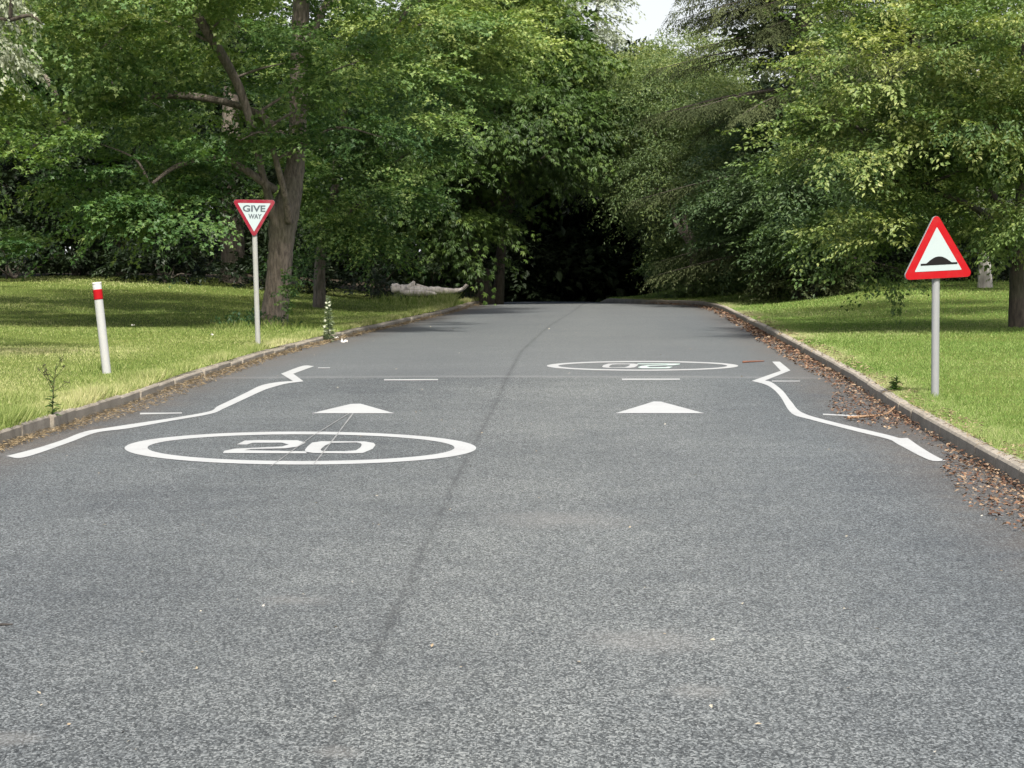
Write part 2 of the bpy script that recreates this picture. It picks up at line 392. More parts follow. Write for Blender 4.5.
# speed roundels
A2 = lambda x, y: (110 + x / 5.12, 420 + y / 5.12)
B2 = lambda x, y: (300 + x / 5.12, 420 + y / 5.12)
two = [A2(*q) for q in [(650, 127), (690, 108), (760, 105), (960, 106), (1002, 118), (965, 138), (900, 147), (720, 151), (690, 157), (1000, 163), (1008, 173), (578, 171), (585, 160), (640, 149), (880, 138), (915, 128), (880, 118), (730, 119), (700, 128)]]
zo = [B2(*q) for q in [(25, 156), (40, 136), (62, 118), (110, 111), (330, 112), (378, 120), (386, 131), (372, 150), (322, 171), (250, 173), (70, 171), (30, 165)]]
zi = [B2(*q) for q in [(105, 155), (112, 146), (130, 132), (160, 119), (290, 117), (312, 122), (317, 130), (308, 144), (286, 158), (230, 162), (130, 162), (112, 160)]]
rn = marking('speed_roundel', 'near white roundel around the number 20')
ringpoly('ring', ell(300.4, 448.5, 175.8, 16.5), ell(301, 448.1, 153.5, 13.4), MK, rn)
nm = bpy.data.objects.new('numeral', None); C.objects.link(nm); nm.parent = rn
poly('digit', two, MK, nm); ringpoly('digit', zo, zi, MK, nm)
rf = marking('speed_roundel', 'far white roundel with its number upside down')
ringpoly('ring', ell(642.6, 366.1, 95.7, 4.9), ell(642.8, 366.1, 84.5, 3.75), MKW, rf)
nm2 = bpy.data.objects.new('numeral', None); C.objects.link(nm2); nm2.parent = rf
tr = lambda P: [(640.5 - (x - 300.4) * .512, 366.15 - (y - 447.1) * .36) for x, y in P]
poly('digit', tr(two), MKG, nm2); ringpoly('digit', tr(zo), tr(zi), MKW, nm2)
def scuff(a, b, w, lift=.007):
    a, b = np.array(a, float), np.array(b, float); n = 14; V = []
    for t in np.linspace(0, 1, n):
        p = on_road(*(a + (b - a) * t), lift); ww = w * R.uniform(.5, 1.2); V += [p - [ww / 2, 0, 0], p + [ww / 2, 0, 0]]
    j = np.arange(n - 1) * 2; mk('scuff', np.array(V), np.c_[j, j + 1, j + 3, j + 2], MKS, road)
MKS = marking_mat('scraped_asphalt', (.19, .195, .19), .5)
scuff((349, 414), (312, 437), .012); scuff((353, 414), (335, 438), .014); scuff((312, 437), (271, 467), .010); scuff((335, 438), (313, 466), .012)

# ------------------------------------------------------------------ signs and post
WHITE = paint_mat('sign_white', (.29, .345, .352), .6, .1); RED = paint_mat('sign_red', (.27, .002, .005), .8, .06); RED2 = paint_mat('sign_red_faded', (.17, .006, .018), .7, .2)
BLACK = paint_mat('sign_black', (.006, .006, .006), .85, .0); SLATE = paint_mat('faded_lettering', (.045, .06, .07), .5, .15)
GALV = paint_mat('grey_post', (.20, .21, .215), .5, .3, (.25, .25, .24), 14); OLDWHITE = paint_mat('old_white_post', (.245, .255, .24), .6, .5, (.22, .20, .16), 22)
PLATE = paint_mat('plate_edge', (.22, .23, .23), .5, .2)
def tri_pts(w, r, up=True, n=7):
    """rounded equilateral triangle in (x, z), centroid at the origin; w = overall side before rounding"""
    h = w * math.sqrt(3) / 2; P = [np.array([0, 2 * h / 3]), np.array([-w / 2, -h / 3]), np.array([w / 2, -h / 3])]; out = []
    for i, p in enumerate(P):
        c = p * (1 - 2 * r / np.linalg.norm(p)); a0 = math.atan2(p[1], p[0])
        for t in np.linspace(-math.pi / 3, math.pi / 3, n): out.append(c + r * np.array([math.cos(a0 + t), math.sin(a0 + t)]))
    out = np.array(out); return out if up else out * [1, -1]
def frame3(yaw, roll=0.):
    """sign axes: right, up and facing-to-camera normal"""
    r = np.array([math.cos(yaw), math.sin(yaw), 0]); n = np.array([math.sin(yaw), -math.cos(yaw), 0]); u = np.array([0, 0, 1.])
    return r * math.cos(roll) + u * math.sin(roll), u * math.cos(roll) - r * math.sin(roll), n
def slab(name, pts, t0, t1, c, fr, m, parent):
    """extrude a flat outline from depth t0 to t1 (towards the viewer)"""
    r, u, n = fr; pts = np.asarray(pts); k = len(pts)
    area = np.sum(pts[:, 0] * np.roll(pts[:, 1], -1) - np.roll(pts[:, 0], -1) * pts[:, 1])
    if area < 0: pts = pts[::-1]
    f = c + pts[:, :1] * r + pts[:, 1:] * u
    V = np.concatenate([f + n * t1, f + n * t0]); j = np.arange(k); q = (j + 1) % k
    from mathutils.geometry import tessellate_polygon
    tri = np.array(tessellate_polygon([[Vector((*p, 0)) for p in pts]]))
    fr_ = []
    for t in tri:
        a, b, cc = pts[t]; s = (b[0] - a[0]) * (cc[1] - a[1]) - (b[1] - a[1]) * (cc[0] - a[0]); fr_.append(t if s > 0 else t[::-1])
    fr_ = np.array(fr_)
    return mk(name, V, [fr_, fr_[:, ::-1] + k, np.c_[j, k + j, k + q, q]], m, parent)
def letters(name, txt, w, hgt, c, fr, t, m, parent, bold=.02, space=1.):
    cu = bpy.data.curves.new('lettering', 'FONT'); cu.body = txt; cu.size = 1; cu.align_x = 'CENTER'; cu.offset = bold; cu.extrude = 0; cu.space_character = space; cu.resolution_u = 4
    o = bpy.data.objects.new('lettering', cu); C.objects.link(o); bpy.context.view_layer.update()
    me = bpy.data.meshes.new_from_object(o.evaluated_get(bpy.context.evaluated_depsgraph_get()))
    V = np.array([v.co[:] for v in me.vertices]); Fs = [np.array([tuple(p.vertices)]) for p in me.polygons]
    bpy.data.objects.remove(o); bpy.data.curves.remove(cu)
    lo, hi = V.min(0), V.max(0)
    x = (V[:, 0] - (lo[0] + hi[0]) / 2) * w / (hi[0] - lo[0]); y = (V[:, 1] - (lo[1] + hi[1]) / 2) * hgt / (hi[1] - lo[1])
    r, u, n = fr
    return mk(name, c + x[:, None] * r + y[:, None] * u + n * t, Fs, m, parent)
def post(name, a, b, r, m, parent, n=20, cap_m=None):
    mb = MB(); P = np.array([a + (b - a) * t for t in np.linspace(0, 1, 12)]); mb.tube(P, r, n)
    return mb.build(name, m, parent, True)

# give way sign
g0 = gnd_pt(258.5, 348); d = g0[1]; s = F / d
gw = thing('give_way_sign', 'inverted triangular GIVE WAY sign with red border on a thin white post', 'road sign', tuple(g0))
c = at(254.2, 212.6, d - .05); fr = frame3(rad(4), rad(-.6)); W = 44.2 / s
slab('plate', tri_pts(W, .035, False), -.012, 0, c, fr, PLATE, gw)
slab('sign_face', tri_pts(W * .995, .035, False), .0015, .003, c, fr, RED2, gw)
pw = slab('panel', tri_pts(W * .74, .006, False) + [0, -.001], .005, .0055, c, fr, WHITE, gw)
r_, u_, n_ = fr
letters('lettering', 'GIVE', 22.5 / s, 6.6 / s, c + u_ * (4.0 / s) + r_ * (-.1 / s), fr, .0075, SLATE, gw, .028)
letters('lettering', 'WAY', 13.2 / s, 4.8 / s, c + u_ * (-3.8 / s) + r_ * (.9 / s), fr, .0075, SLATE, gw, .028)
post('post', g0 - [0, 0, .2], at(253.9, 212, d), .036, OLDWHITE, gw)
for yy in (214, 203): mb = MB(); mb.box(at(254.2, yy, d) - [0, .006, 0], (.11, .03, .05)); mb.build('clamp', GALV, gw)

# road hump warning sign
h0 = gnd_pt(935.2, 398); d = h0[1]; s = F / d
hs = thing('road_hump_sign', 'triangular red bordered warning sign with a black hump symbol on a grey post', 'road sign', tuple(h0))
c = at(937.6, 256.2, d - .06); fr = frame3(rad(13), rad(2.6)); W = 76.5 / s
slab('plate', tri_pts(W * 1.0, .042), -.026, 0, c, fr, PLATE, hs)
slab('sign_face', tri_pts(W * .995, .041), .0015, .003, c, fr, RED, hs)
slab('panel', tri_pts(W * .66, .006), .005, .0055, c, fr, WHITE, hs)
x = np.linspace(-1, 1, 41); top = .05 + .36 * np.exp(-(x / .42) ** 2 * 1.1) ** 1.0
top = np.where(np.abs(x) < .68, .10 + .34 * np.cos(np.clip(x / .68, -1, 1) * math.pi / 2) ** .95, .10)
hump = np.r_[np.c_[x * 19.6 / s, top * 19 / s], [[19.6 / s, 0], [-19.6 / s, 0]]]
slab('hump_symbol', hump + [1.0 / s, -8.6 / s], .0075, .008, c, fr, BLACK, hs)
post('post', h0 - [0, 0, .2], at(936, 245, d), .038, GALV, hs)

# leaning marker post
b0 = gnd_pt(107, 374); d = b0[1]; s = F / d
mp = thing('marker_post', 'slim leaning white marker post with a red band near its top', 'marker post', tuple(b0))
t0 = at(96.7, 282.5, d); k = lambda t: b0 + (t0 - b0) * t
post('post', k(-.12), k(1), .049, paint_mat('post_white', (.30, .31, .305), .5, .35, (.4, .38, .3), 12), mp)
post('red_band', k(.815), k(.925), .0515, RED, mp)
post('post_cap', k(.985), k(1.004), .0525, paint_mat('cap_white', (.6, .58, .53), .5, .5), mp)

# ------------------------------------------------------------------ foliage
def nrm(v): return v / (np.linalg.norm(v, axis=-1, keepdims=True) + 1e-9)
def leaves(pos, ax, nm, L, W, tint, kind='plain'):
    """leaf blades as small folded faces; returns vertices, triangles, tint"""
    n = len(pos); ax = nrm(ax); sd = nrm(np.cross(nm, ax)); nm = np.cross(ax, sd)
    L = np.broadcast_to(L, (n,))[:, None]; W = np.broadcast_to(W, (n,))[:, None]
    if kind == 'plain':
        v = np.stack([pos, pos + ax * L * .42 + sd * W * .5 + nm * W * .12, pos + ax * L - nm * L * .12, pos + ax * L * .42 - sd * W * .5 + nm * W * .12], 1)
        t = np.array([[0, 2, 1], [0, 3, 2]])
    elif kind == 'lobed':
        v = np.stack([pos, pos + ax * L * .38 + sd * W * .62 + nm * W * .1, pos + ax * L * .52 + sd * W * .2, pos + ax * L - nm * L * .12,
                      pos + ax * L * .52 - sd * W * .2, pos + ax * L * .38 - sd * W * .62 + nm * W * .1], 1)
        t = np.array([[0, 2, 1], [0, 3, 2], [0, 4, 3], [0, 5, 4]])
    m = v.shape[1]
    F_ = (np.arange(n)[:, None, None] * m + t[None]).reshape(-1, 3)
    return v.reshape(-1, 3), F_, np.repeat(tint, m)
def palmate(pos, ax, nm, L, tint):
    ax = nrm(ax); sd = nrm(np.cross(nm, ax)); P = []; A_ = []; NN = []; LL = []; T = []
    for a, k in ((-1.25, .62), (-.62, .88), (0, 1), (.62, .88), (1.25, .62)):
        P.append(pos); A_.append(ax * math.cos(a) + sd * math.sin(a) - nm * .25); NN.append(nm); LL.append(L * k); T.append(tint)
    LL = np.concatenate(LL)
    return leaves(np.concatenate(P), np.concatenate(A_), np.concatenate(NN), LL, LL * .34, np.concatenate(T))
def sprays(O, A_, Nn, S_, nl, leaf, rg, width=.3, droop=.25, tint=None, kind='plain', aspect=.6, jit=.45, hang=.3, tj=.1):
    n = len(O); s = np.tile((np.arange(nl) + .5) / nl, (n, 1)) + rg.uniform(-.5, .5, (n, nl)) / nl
    sg = np.where((np.arange(nl) % 2) == 0, 1., -1.)[None] * np.ones((n, 1))
    off = rg.uniform(.05, 1, (n, nl)) ** .8 * width * (1.05 - s * .85)
    A_ = nrm(A_); sd = nrm(np.cross(Nn, A_)); Nn = np.cross(A_, sd)
    Z = np.array([0, 0, 1.])
    S_ = np.broadcast_to(S_, (n,))
    p = O[:, None] + A_[:, None] * (s * S_[:, None] + off * .5 * S_[:, None])[..., None] + sd[:, None] * (sg * off * S_[:, None])[..., None] - Z * ((s ** 2 * droop + off ** 2 * droop * .6) * S_[:, None])[..., None]
    p += rg.normal(0, .03, p.shape) * S_[:, None, None]
    ax = A_[:, None] * .6 + sd[:, None] * (sg * .75)[..., None] - Z * hang + rg.normal(0, jit, p.shape)
    nm = Nn[:, None] + rg.normal(0, jit, p.shape)
    L = leaf * rg.uniform(.65, 1.25, (n, nl))
    t = np.clip((tint if tint is not None else np.full(n, .5))[:, None] + rg.normal(0, tj, (n, nl)), 0, 1)
    p, ax, nm, L, t = p.reshape(-1, 3), ax.reshape(-1, 3), nrm(nm.reshape(-1, 3)), L.ravel(), t.ravel()
    if kind == 'palm': return palmate(p, ax, nm, L, t)
    return leaves(p, ax, nm, L, L * aspect, t, kind)
def lobe(px, py, d, rx, rz, ry=None, w=1.):
    """a crown bulge: centre at a pixel and a distance, half-sizes in photo pixels at that distance, depth in metres"""
    s = F / d; c = at(px, py, d); return (c, np.array([rx / s, ry if ry else min(rx, rz) / s * 1.1 + .4, rz / s]), w)
def crown_sprays(lobes, n, rg, clump=.7, per=7, shell=(.62, 1.), up=.15, inner=.78):
    a = np.array([l[2] * (l[1][0] * l[1][1] + l[1][0] * l[1][2] + l[1][1] * l[1][2]) for l in lobes]); a /= a.sum()
    O, D = [], []
    m = max(1, n // per)
    for i, (c, r, w) in enumerate(lobes):
        k = max(1, int(m * a[i] * 1.5)); v = nrm(rg.normal(0, 1, (k, 3)))
        v[:, 1] -= .25; v[:, 2] += up; v = nrm(v)
        p = c + v * r * rg.uniform(*shell, (k, 1))
        keep = np.ones(k, bool)
        for j, (c2, r2, _) in enumerate(lobes):
            if j != i: keep &= np.linalg.norm((p - c2) / r2, axis=1) > inner
        O.append(p[keep]); D.append(nrm(v / r * r.mean())[keep])
    O, D = np.concatenate(O), np.concatenate(D)
    ct = rg.uniform(0, 1, len(O))
    O = np.repeat(O, per, 0); D = np.repeat(D, per, 0); ct = np.repeat(ct, per)
    O = O + rg.normal(0, clump * .5, O.shape) * [1, 1, .16]; D = nrm(D + rg.normal(0, .35, D.shape))
    return O, D, ct
def crown(name, lobes, n, m, parent, rg, leaf=.09, nl=40, S_=(.6, 1.1), clump=.7, per=8, droop=.3, kind='plain', aspect=.6, width=.35, flat=.35, hang=.3, up=.15,
          shell=(.5, 1.12), tbase=.5, tspan=.35, extra=None, jit=.3, inner=.78, nz=1.05, kindname=None):
    O, D, ct = crown_sprays(lobes, n, rg, clump, per, shell, up, inner)
    A_ = D * [1, 1, flat] + rg.normal(0, .2, D.shape) + [0, 0, .05]
    Nn = np.array([0, 0, nz]) + D * .5 + rg.normal(0, .18, D.shape)
    t = tbase + (ct - .5) * tspan + rg.normal(0, .06, len(O))
    if extra is not None: t = t + extra(O)  # paler tint higher up: sunlit crown tops put into leaf colour
    V, Fc, T = sprays(O, A_, Nn, rg.uniform(*S_, len(O)), nl, leaf, rg, width, droop, t, kind, aspect, jit, hang)
    o = mk(name, V, Fc, m, parent, {'tint': np.clip(T, 0, 1)})
    return o, O
def limb(mb, P, r, k=6, n=9, rough=.06, jit=.0):
    Q, rr = smooth_path(P, r, k); mb.tube(Q, rr, n, rough)
def px_path(pts):
    P = np.array([at(p[0], p[1], p[2]) for p in pts]); r = np.array([p[3] / 2 * p[2] / F for p in pts]); return P, r
def branches(mb, start_pts, targets, rg, r0=.05, n=6):
    """thin limbs running from the nearest stem point out to points of the crown"""
    SP_ = np.asarray(start_pts)
    for t in targets:
        below = SP_[SP_[:, 2] < t[2] + .2]; pool = below if len(below) else SP_
        a = pool[np.argmin(np.linalg.norm(pool - t, axis=1))]; ln = np.linalg.norm(t - a)
        mid = (a + t) / 2 + rg.normal(0, .08, 3) * ln + [0, 0, .12 * ln]
        limb(mb, [a, mid, t], [r0 * (.6 + .12 * ln), r0 * .55, .008], 6, n, .05)

G1 = [(.0, (.020, .054, .020)), (.35, (.054, .114, .034)), (.65, (.118, .190, .054)), (1., (.30, .36, .12))]
GD = [(.0, (0.0238, 0.0468, 0.0149)), (.4, (0.0528, 0.0988, 0.0230)), (.7, (0.0924, 0.1495, 0.0322)), (1., (0.1650, 0.2145, 0.0483))]
GO = [(.0, (.056, .096, .040)), (.4, (.115, .168, .064)), (.7, (.185, .235, .082)), (1., (.29, .31, .105))]
GR = [(.0, (.028, .064, .022)), (.35, (.074, .128, .038)), (.65, (.145, .205, .060)), (1., (.31, .34, .12))]
GC = [(.0, (.024, .034, .015)), (.5, (.054, .068, .029)), (1., (.105, .122, .055))]
GS = [(.0, (0.1080, 0.1350, 0.0845)), (.5, (0.2160, 0.2430, 0.1690)), (1., (0.3780, 0.4050, 0.3120))]
GK = [(.0, (.006, .010, .004)), (.5, (.012, .020, .008)), (1., (.022, .036, .014))]  # near black: deep shade of gap and back wood put into the colour
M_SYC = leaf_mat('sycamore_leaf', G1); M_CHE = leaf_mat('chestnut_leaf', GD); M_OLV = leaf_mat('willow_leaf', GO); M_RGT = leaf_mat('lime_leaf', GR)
M_CON = leaf_mat('conifer_needle', GC, .12, .75, .12); M_SIL = leaf_mat('silver_leaf', GS, .25, .6); M_SHADE = leaf_mat('shade_darkened_leaf', [(.0, (.008, .016, .007)), (.5, (.020, .036, .013)), (1., (.05, .075, .026))], .15, .5, .3); M_DRK = leaf_mat('shade_leaf', GK, .2, .6, .15)  # wood-edge leaves are darkened: their shade is put into the colour
M_FAR = leaf_mat('hazed_leaf', [(0, (.16, .19, .15)), (.5, (.25, .285, .23)), (1, (.36, .39, .32))], .3)  # leaves paled: haze of the far air put into the colour
M_MID = leaf_mat('mid_leaf', [(0, (0.0468, 0.0780, 0.0216)), (.5, (0.1014, 0.1534, 0.0408)), (1, (0.1950, 0.2405, 0.0780))])
BARK = bark_mat('grey_brown_bark', (.055, .046, .037), (.215, .182, .15)); BARKD = bark_mat('dark_bark', (.022, .018, .014), (.08, .066, .05)); BARKW = bark_mat('birch_bark', (.25, .24, .22), (.62, .60, .56), (.06, .055, .045), .6, .4)

def tree(name, label, base, cat='tree', group=None):
    return thing(name, label, cat, tuple(base), group)
ALLT = {}
# --- big sycamore behind the give way sign
rg = np.random.default_rng(11)
b0 = np.array(at(279, 331, 40.)); b0[2] = float(ground_z(b0[0], b0[1]))
tr1 = tree('sycamore_tree', 'big leafy tree with a thick leaning trunk just behind the GIVE WAY sign', b0)
mb = MB()
P, r = px_path([(271, 340, 40, 44), (273, 328, 40, 33), (275, 305, 40, 26), (279, 272, 40, 25), (282, 240, 40, 26), (285, 212, 40, 29), (292, 185, 40.1, 21), (297, 145, 40.2, 17), (299, 80, 40.3, 18), (302, -60, 40.4, 15), (300, -220, 40.5, 9)])
P, r = smooth_path(P, r, 7); mb.tube(P, r, 16, .08); stem = list(P[12:])
for q in ([(281, 232, 39.9, 13), (271, 205, 39.8, 10), (262, 172, 39.6, 7), (240, 90, 39.2, 9), (200, 20, 38.6, 10), (150, -60, 38.0, 6)],
          [(296, 150, 40, 10), (250, 110, 40.6, 7), (160, 95, 41, 8), (70, 120, 41, 5), (20, 160, 40.6, 3)],
          [(289, 222, 39.7, 9), (286, 200, 39.4, 7), (276, 160, 39.0, 6), (262, 110, 38.6, 4)],
          [(300, 60, 40.2, 9), (350, -40, 41, 6), (420, -120, 41.5, 5)],
          [(275, 190, 39.8, 9), (225, 160, 39.2, 7), (180, 165, 38.6, 5), (150, 185, 38.2, 3)]):
    P, r = px_path(q); P, r = smooth_path(P, r, 6); mb.tube(P, r, 9, .06); stem += list(P)
lob = [lobe(140, -40, 38.5, 150, 80, 2.6), lobe(300, -50, 38, 130, 80, 2.6), lobe(352, 70, 38.6, 50, 36, 1.2), lobe(345, 142, 38.8, 40, 28, 1.),
       lobe(20, 0, 38.8, 90, 70, 2.2), lobe(240, 30, 37.8, 90, 35, 1.3), lobe(240, 130, 38.6, 36, 30, .9), lobe(258, 165, 38.9, 24, 18, .7), lobe(302, 55, 39.0, 30, 40, .7, 1.2), lobe(312, 150, 39.2, 22, 16, .6), lobe(325, 110, 39.2, 34, 26, .8), lobe(230, -230, 43, 240, 150, 3.), lobe(90, 40, 38.0, 80, 32, 1.2),
       lobe(95, 140, 38.4, 75, 30, 1.5, 1.2), lobe(60, 168, 38.8, 50, 20, 1.5, 1.2), lobe(150, 175, 38.2, 58, 30, 1.4, 1.3), lobe(185, 205, 38.6, 42, 26, 1.1, 1.2), lobe(55, 243, 38.6, 22, 26, .6, 1.4), lobe(112, 204, 38.8, 42, 18, 1.0, 1.2), lobe(-60, 110, 39.5, 90, 70, 2.4),
       lobe(170, 110, 40.5, 130, 50, 1.5, .6), lobe(370, 130, 39.4, 60, 36, 1.0, .7), lobe(120, 40, 42.5, 180, 120, 1.8, .7), lobe(10, 50, 48, 150, 90, 3., .7), lobe(160, 95, 47, 110, 45, 2.5, .6), lobe(330, 20, 42.5, 160, 110, 1.8, .7)]  # the deepest bulges are added, hidden, to shade the wood edge behind
branches(mb, stem, [l[0] + rg.normal(0, .2, 3) for l in lob if 3.2 < l[0][2] < 8], rg, .035)
mb.build('trunk', BARK, tr1, True)
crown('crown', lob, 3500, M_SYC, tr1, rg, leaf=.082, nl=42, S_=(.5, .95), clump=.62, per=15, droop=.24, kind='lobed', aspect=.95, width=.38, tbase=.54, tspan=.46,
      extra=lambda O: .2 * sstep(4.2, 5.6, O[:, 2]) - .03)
# shoots at its foot
O = np.array([at(288 + rg.normal(0, 4), rg.uniform(272, 318), 39.35 + rg.normal(0, .08)) for _ in range(30)]); D = nrm(np.array([.2, -.8, .2]) + rg.normal(0, .4, O.shape))
V1, F1, T1 = sprays(O, D, D * .4 + [0, 0, .8], .2, 14, .055, rg, .4, .3, rg.uniform(.2, .6, len(O)), 'lobed', .9)
O = np.array([[b0[0] - .35 + rg.normal(0, .32), b0[1] - .45 + rg.normal(0, .2), b0[2] + abs(rg.normal(0, .10))] for _ in range(44)]); D = nrm(rg.normal(0, .6, O.shape) + [0, -.2, .7])
V2, F2, T2 = sprays(O, D, D * .4 + [0, -.3, .8], .2, 14, .05, rg, .4, .3, rg.uniform(.0, .2, len(O)), 'lobed', .9)
mk('basal_shoots', np.r_[V1, V2], np.r_[F1, F2 + len(V1)], M_SYC, tr1, {'tint': np.r_[T1, T2]})

# --- generic broadleaf
def broadleaf(name, label, base_px, trunk_paths, lobes, n, m, seed, bark=None, group=None, nbr=10, loc=None, **kw):
    rg = np.random.default_rng(seed)
    x, y, d = base_px; b = at(x, y, d); b[2] = float(ground_z(b[0], b[1]))
    o = tree(name, label, b, 'tree', group); mb = MB(); stem = []
    for q in trunk_paths:
        P, r = px_path(q)
        if q is trunk_paths[0]: P[0] = b - [0, 0, .25]
        P, r = smooth_path(P, r, 6); mb.tube(P, r, 11, .07); stem += list(P[3:])
    tg = [l[0] + rg.normal(0, .3, 3) for l in lobes for _ in range(max(1, nbr // len(lobes))) if l[0][2] > 2.4]
    branches(mb, stem, tg, rg, .04, 5)
    mb.build('trunk', bark or BARKD, o, True)
    crown('crown', lobes, n, m, o, rg, **kw)
    return o
# tree with a slim trunk, right of the sycamore
broadleaf('maple_tree', 'bushy tree with a slim pale trunk between the big leaning trunk and the log', (319, 287, 52),
    [[(319, 290, 52, 14), (320, 262, 52, 11), (324, 235, 52, 10), (335, 190, 52, 8), (345, 110, 52, 6), (400, 20, 52, 4)], [(322, 240, 52, 7), (345, 215, 51.5, 5), (375, 190, 51, 3)]],
    [lobe(355, 190, 50.5, 55, 45, 1.6), lobe(385, 225, 50.5, 38, 32, 1.2), lobe(335, 235, 51, 40, 32, 1.1), lobe(365, 130, 51.5, 60, 50, 1.7), lobe(320, 150, 52, 50, 60, 1.6), lobe(400, 160, 51.5, 30, 40, 1.2), lobe(360, 60, 53, 70, 60, 2), lobe(425, 0, 51.5, 80, 60, 2.2), lobe(478, 40, 51, 38, 40, 1.6), lobe(425, 88, 51, 60, 40, 1.6), lobe(440, -70, 52, 90, 60, 2.2)],
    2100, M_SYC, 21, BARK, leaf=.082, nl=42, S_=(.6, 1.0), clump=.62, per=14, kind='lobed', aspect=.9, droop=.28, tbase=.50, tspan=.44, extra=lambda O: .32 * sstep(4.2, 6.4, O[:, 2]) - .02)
# horse chestnut over the road, trunk mass by the log
broadleaf('horse_chestnut_tree', 'dark spreading tree with hanging palmate leaves where the road enters the shade', (478, 298, 66),
    [[(478, 300, 66, 34), (476, 270, 66, 26), (470, 240, 66, 22), (474, 190, 66, 20), (480, 110, 66.5, 16), (485, 20, 67, 8)],
     [(497, 304, 66.5, 14), (499, 285, 66.5, 11), (500, 262, 66.5, 10), (505, 225, 66.8, 9), (520, 170, 67, 6)],
     [(472, 240, 66, 14), (450, 205, 65.5, 10), (420, 170, 65, 6)], [(476, 215, 66, 13), (515, 185, 66, 9), (555, 150, 66.5, 5)]],
    [lobe(440, 235, 63.5, 45, 30, 1.6), lobe(400, 240, 63.5, 40, 26, 1.4), lobe(452, 185, 63, 50, 38, 2.2), lobe(420, 180, 64, 50, 45, 2.), lobe(530, 146, 64.5, 50, 22, 2.4), lobe(500, 130, 64, 60, 45, 2.6),
     lobe(545, 110, 65.5, 48, 55, 2.6), lobe(470, 90, 65, 60, 55, 2.6), lobe(545, 62, 66.5, 32, 40, 2.2), lobe(522, 30, 67, 36, 36, 2.2), lobe(480, 20, 66.5, 60, 50, 2.6), lobe(568, 130, 67, 34, 30, 2.4), lobe(462, 215, 67, 30, 36, 2.),
     lobe(415, 110, 66, 50, 60, 2.)],
    3200, M_CHE, 22, BARKD, leaf=.165, nl=13, S_=(.7, 1.15), clump=.8, per=13, kind='palm', droop=.45, hang=.6, tbase=.45, tspan=.5, width=.4, nz=1.1,
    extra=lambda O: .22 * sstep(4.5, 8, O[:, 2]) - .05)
# olive-green willow right of the dark gap
broadleaf('willow_tree', 'tall olive green tree with fine leaves and curved stems right of the dark gap', (692, 288, 70),
    [[(694, 292, 70, 10), (694, 262, 65.2, 8), (688, 240, 64.6, 7), (676, 222, 64.6, 6), (672, 190, 66, 5), (668, 110, 69, 4)], [(695, 262, 65.2, 6), (692, 238, 64.6, 5.5), (684, 220, 64.8, 5), (690, 180, 67, 4.5), (712, 110, 70, 3)]],
    [lobe(648, 168, 67.5, 30, 38, 2.), lobe(615, 130, 68.5, 32, 50, 2.), lobe(650, 110, 67, 48, 50, 2.2), lobe(665, 170, 66.5, 50, 50, 2.2), lobe(690, 100, 67.5, 40, 40, 2.2), lobe(688, 62, 69, 26, 20, 1.8), lobe(694, 222, 67.5, 24, 32, 1.4), lobe(706, 258, 67, 28, 24, 1.3), lobe(612, 102, 70, 26, 16, 1.6), lobe(665, 78, 69, 34, 22, 1.5),
     lobe(720, 150, 66.8, 46, 48, 2.), lobe(710, 215, 68.5, 40, 30, 1.4), lobe(600, 140, 71, 26, 34, 2.2)],
    4600, M_OLV, 23, BARK, leaf=.095, nl=32, S_=(.6, 1.2), clump=.7, kind='plain', aspect=.4, droop=.4, hang=.35, tbase=.46, tspan=.4, width=.4, jit=.6, nbr=28,
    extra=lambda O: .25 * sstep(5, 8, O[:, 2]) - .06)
# right tree overhanging the hump sign
broadleaf('lime_tree', 'wide low branched tree overhanging the lawn behind the hump warning sign', (1018, 324, 38.5),
    [[(1018, 328, 38.5, 21), (1017, 300, 38.5, 17), (1018, 270, 38.5, 16), (1022, 220, 38.5, 15), (1026, 120, 38.5, 14), (1030, -80, 38.6, 8)],
     [(1018, 262, 38.4, 10), (985, 215, 37.8, 7), (930, 190, 37.2, 5), (860, 170, 36.6, 3)], [(1020, 235, 38.4, 9), (970, 170, 38, 6), (900, 140, 37.5, 4), (830, 120, 37, 3)], [(1022, 180, 38.4, 8), (980, 100, 38, 6), (910, 40, 37.5, 4)]],
    [lobe(900, 130, 36.8, 90, 26, 1.6), lobe(1000, 120, 36, 80, 26, 1.6), lobe(850, 155, 37.2, 50, 22, 1.2), lobe(860, 65, 37.4, 48, 38, 1.5), lobe(930, 50, 36.8, 70, 40, 1.8), lobe(1010, 40, 36, 70, 50, 2.), lobe(880, 0, 38, 56, 38, 1.8), lobe(960, -20, 37.5, 90, 40, 2.2),
     lobe(855, 205, 37.4, 44, 26, 1.1), lobe(900, 185, 38, 60, 40, 1.5), lobe(960, 190, 37.6, 50, 40, 1.4), lobe(890, 240, 37.2, 34, 26, .9, 1.4), lobe(880, 215, 37.0, 30, 20, .8), lobe(1010, 195, 37.5, 46, 40, 1.4), lobe(1016, 225, 37.4, 30, 18, .7, 1.3), lobe(880, 258, 37.6, 22, 14, .6), lobe(990, 205, 38.2, 44, 20, .9), lobe(1060, 150, 37, 70, 110, 2.6), lobe(1010, -150, 41, 170, 100, 2.6), lobe(835, 120, 37.6, 34, 24, 1.1)],
    3000, M_RGT, 24, BARKD, leaf=.078, nl=42, S_=(.5, .9), clump=.62, per=15, kind='plain', aspect=.62, droop=.2, tbase=.58, tspan=.50, width=.36, nbr=38,
    extra=lambda O: .14 * sstep(3.2, 4.6, O[:, 2]) - .05)
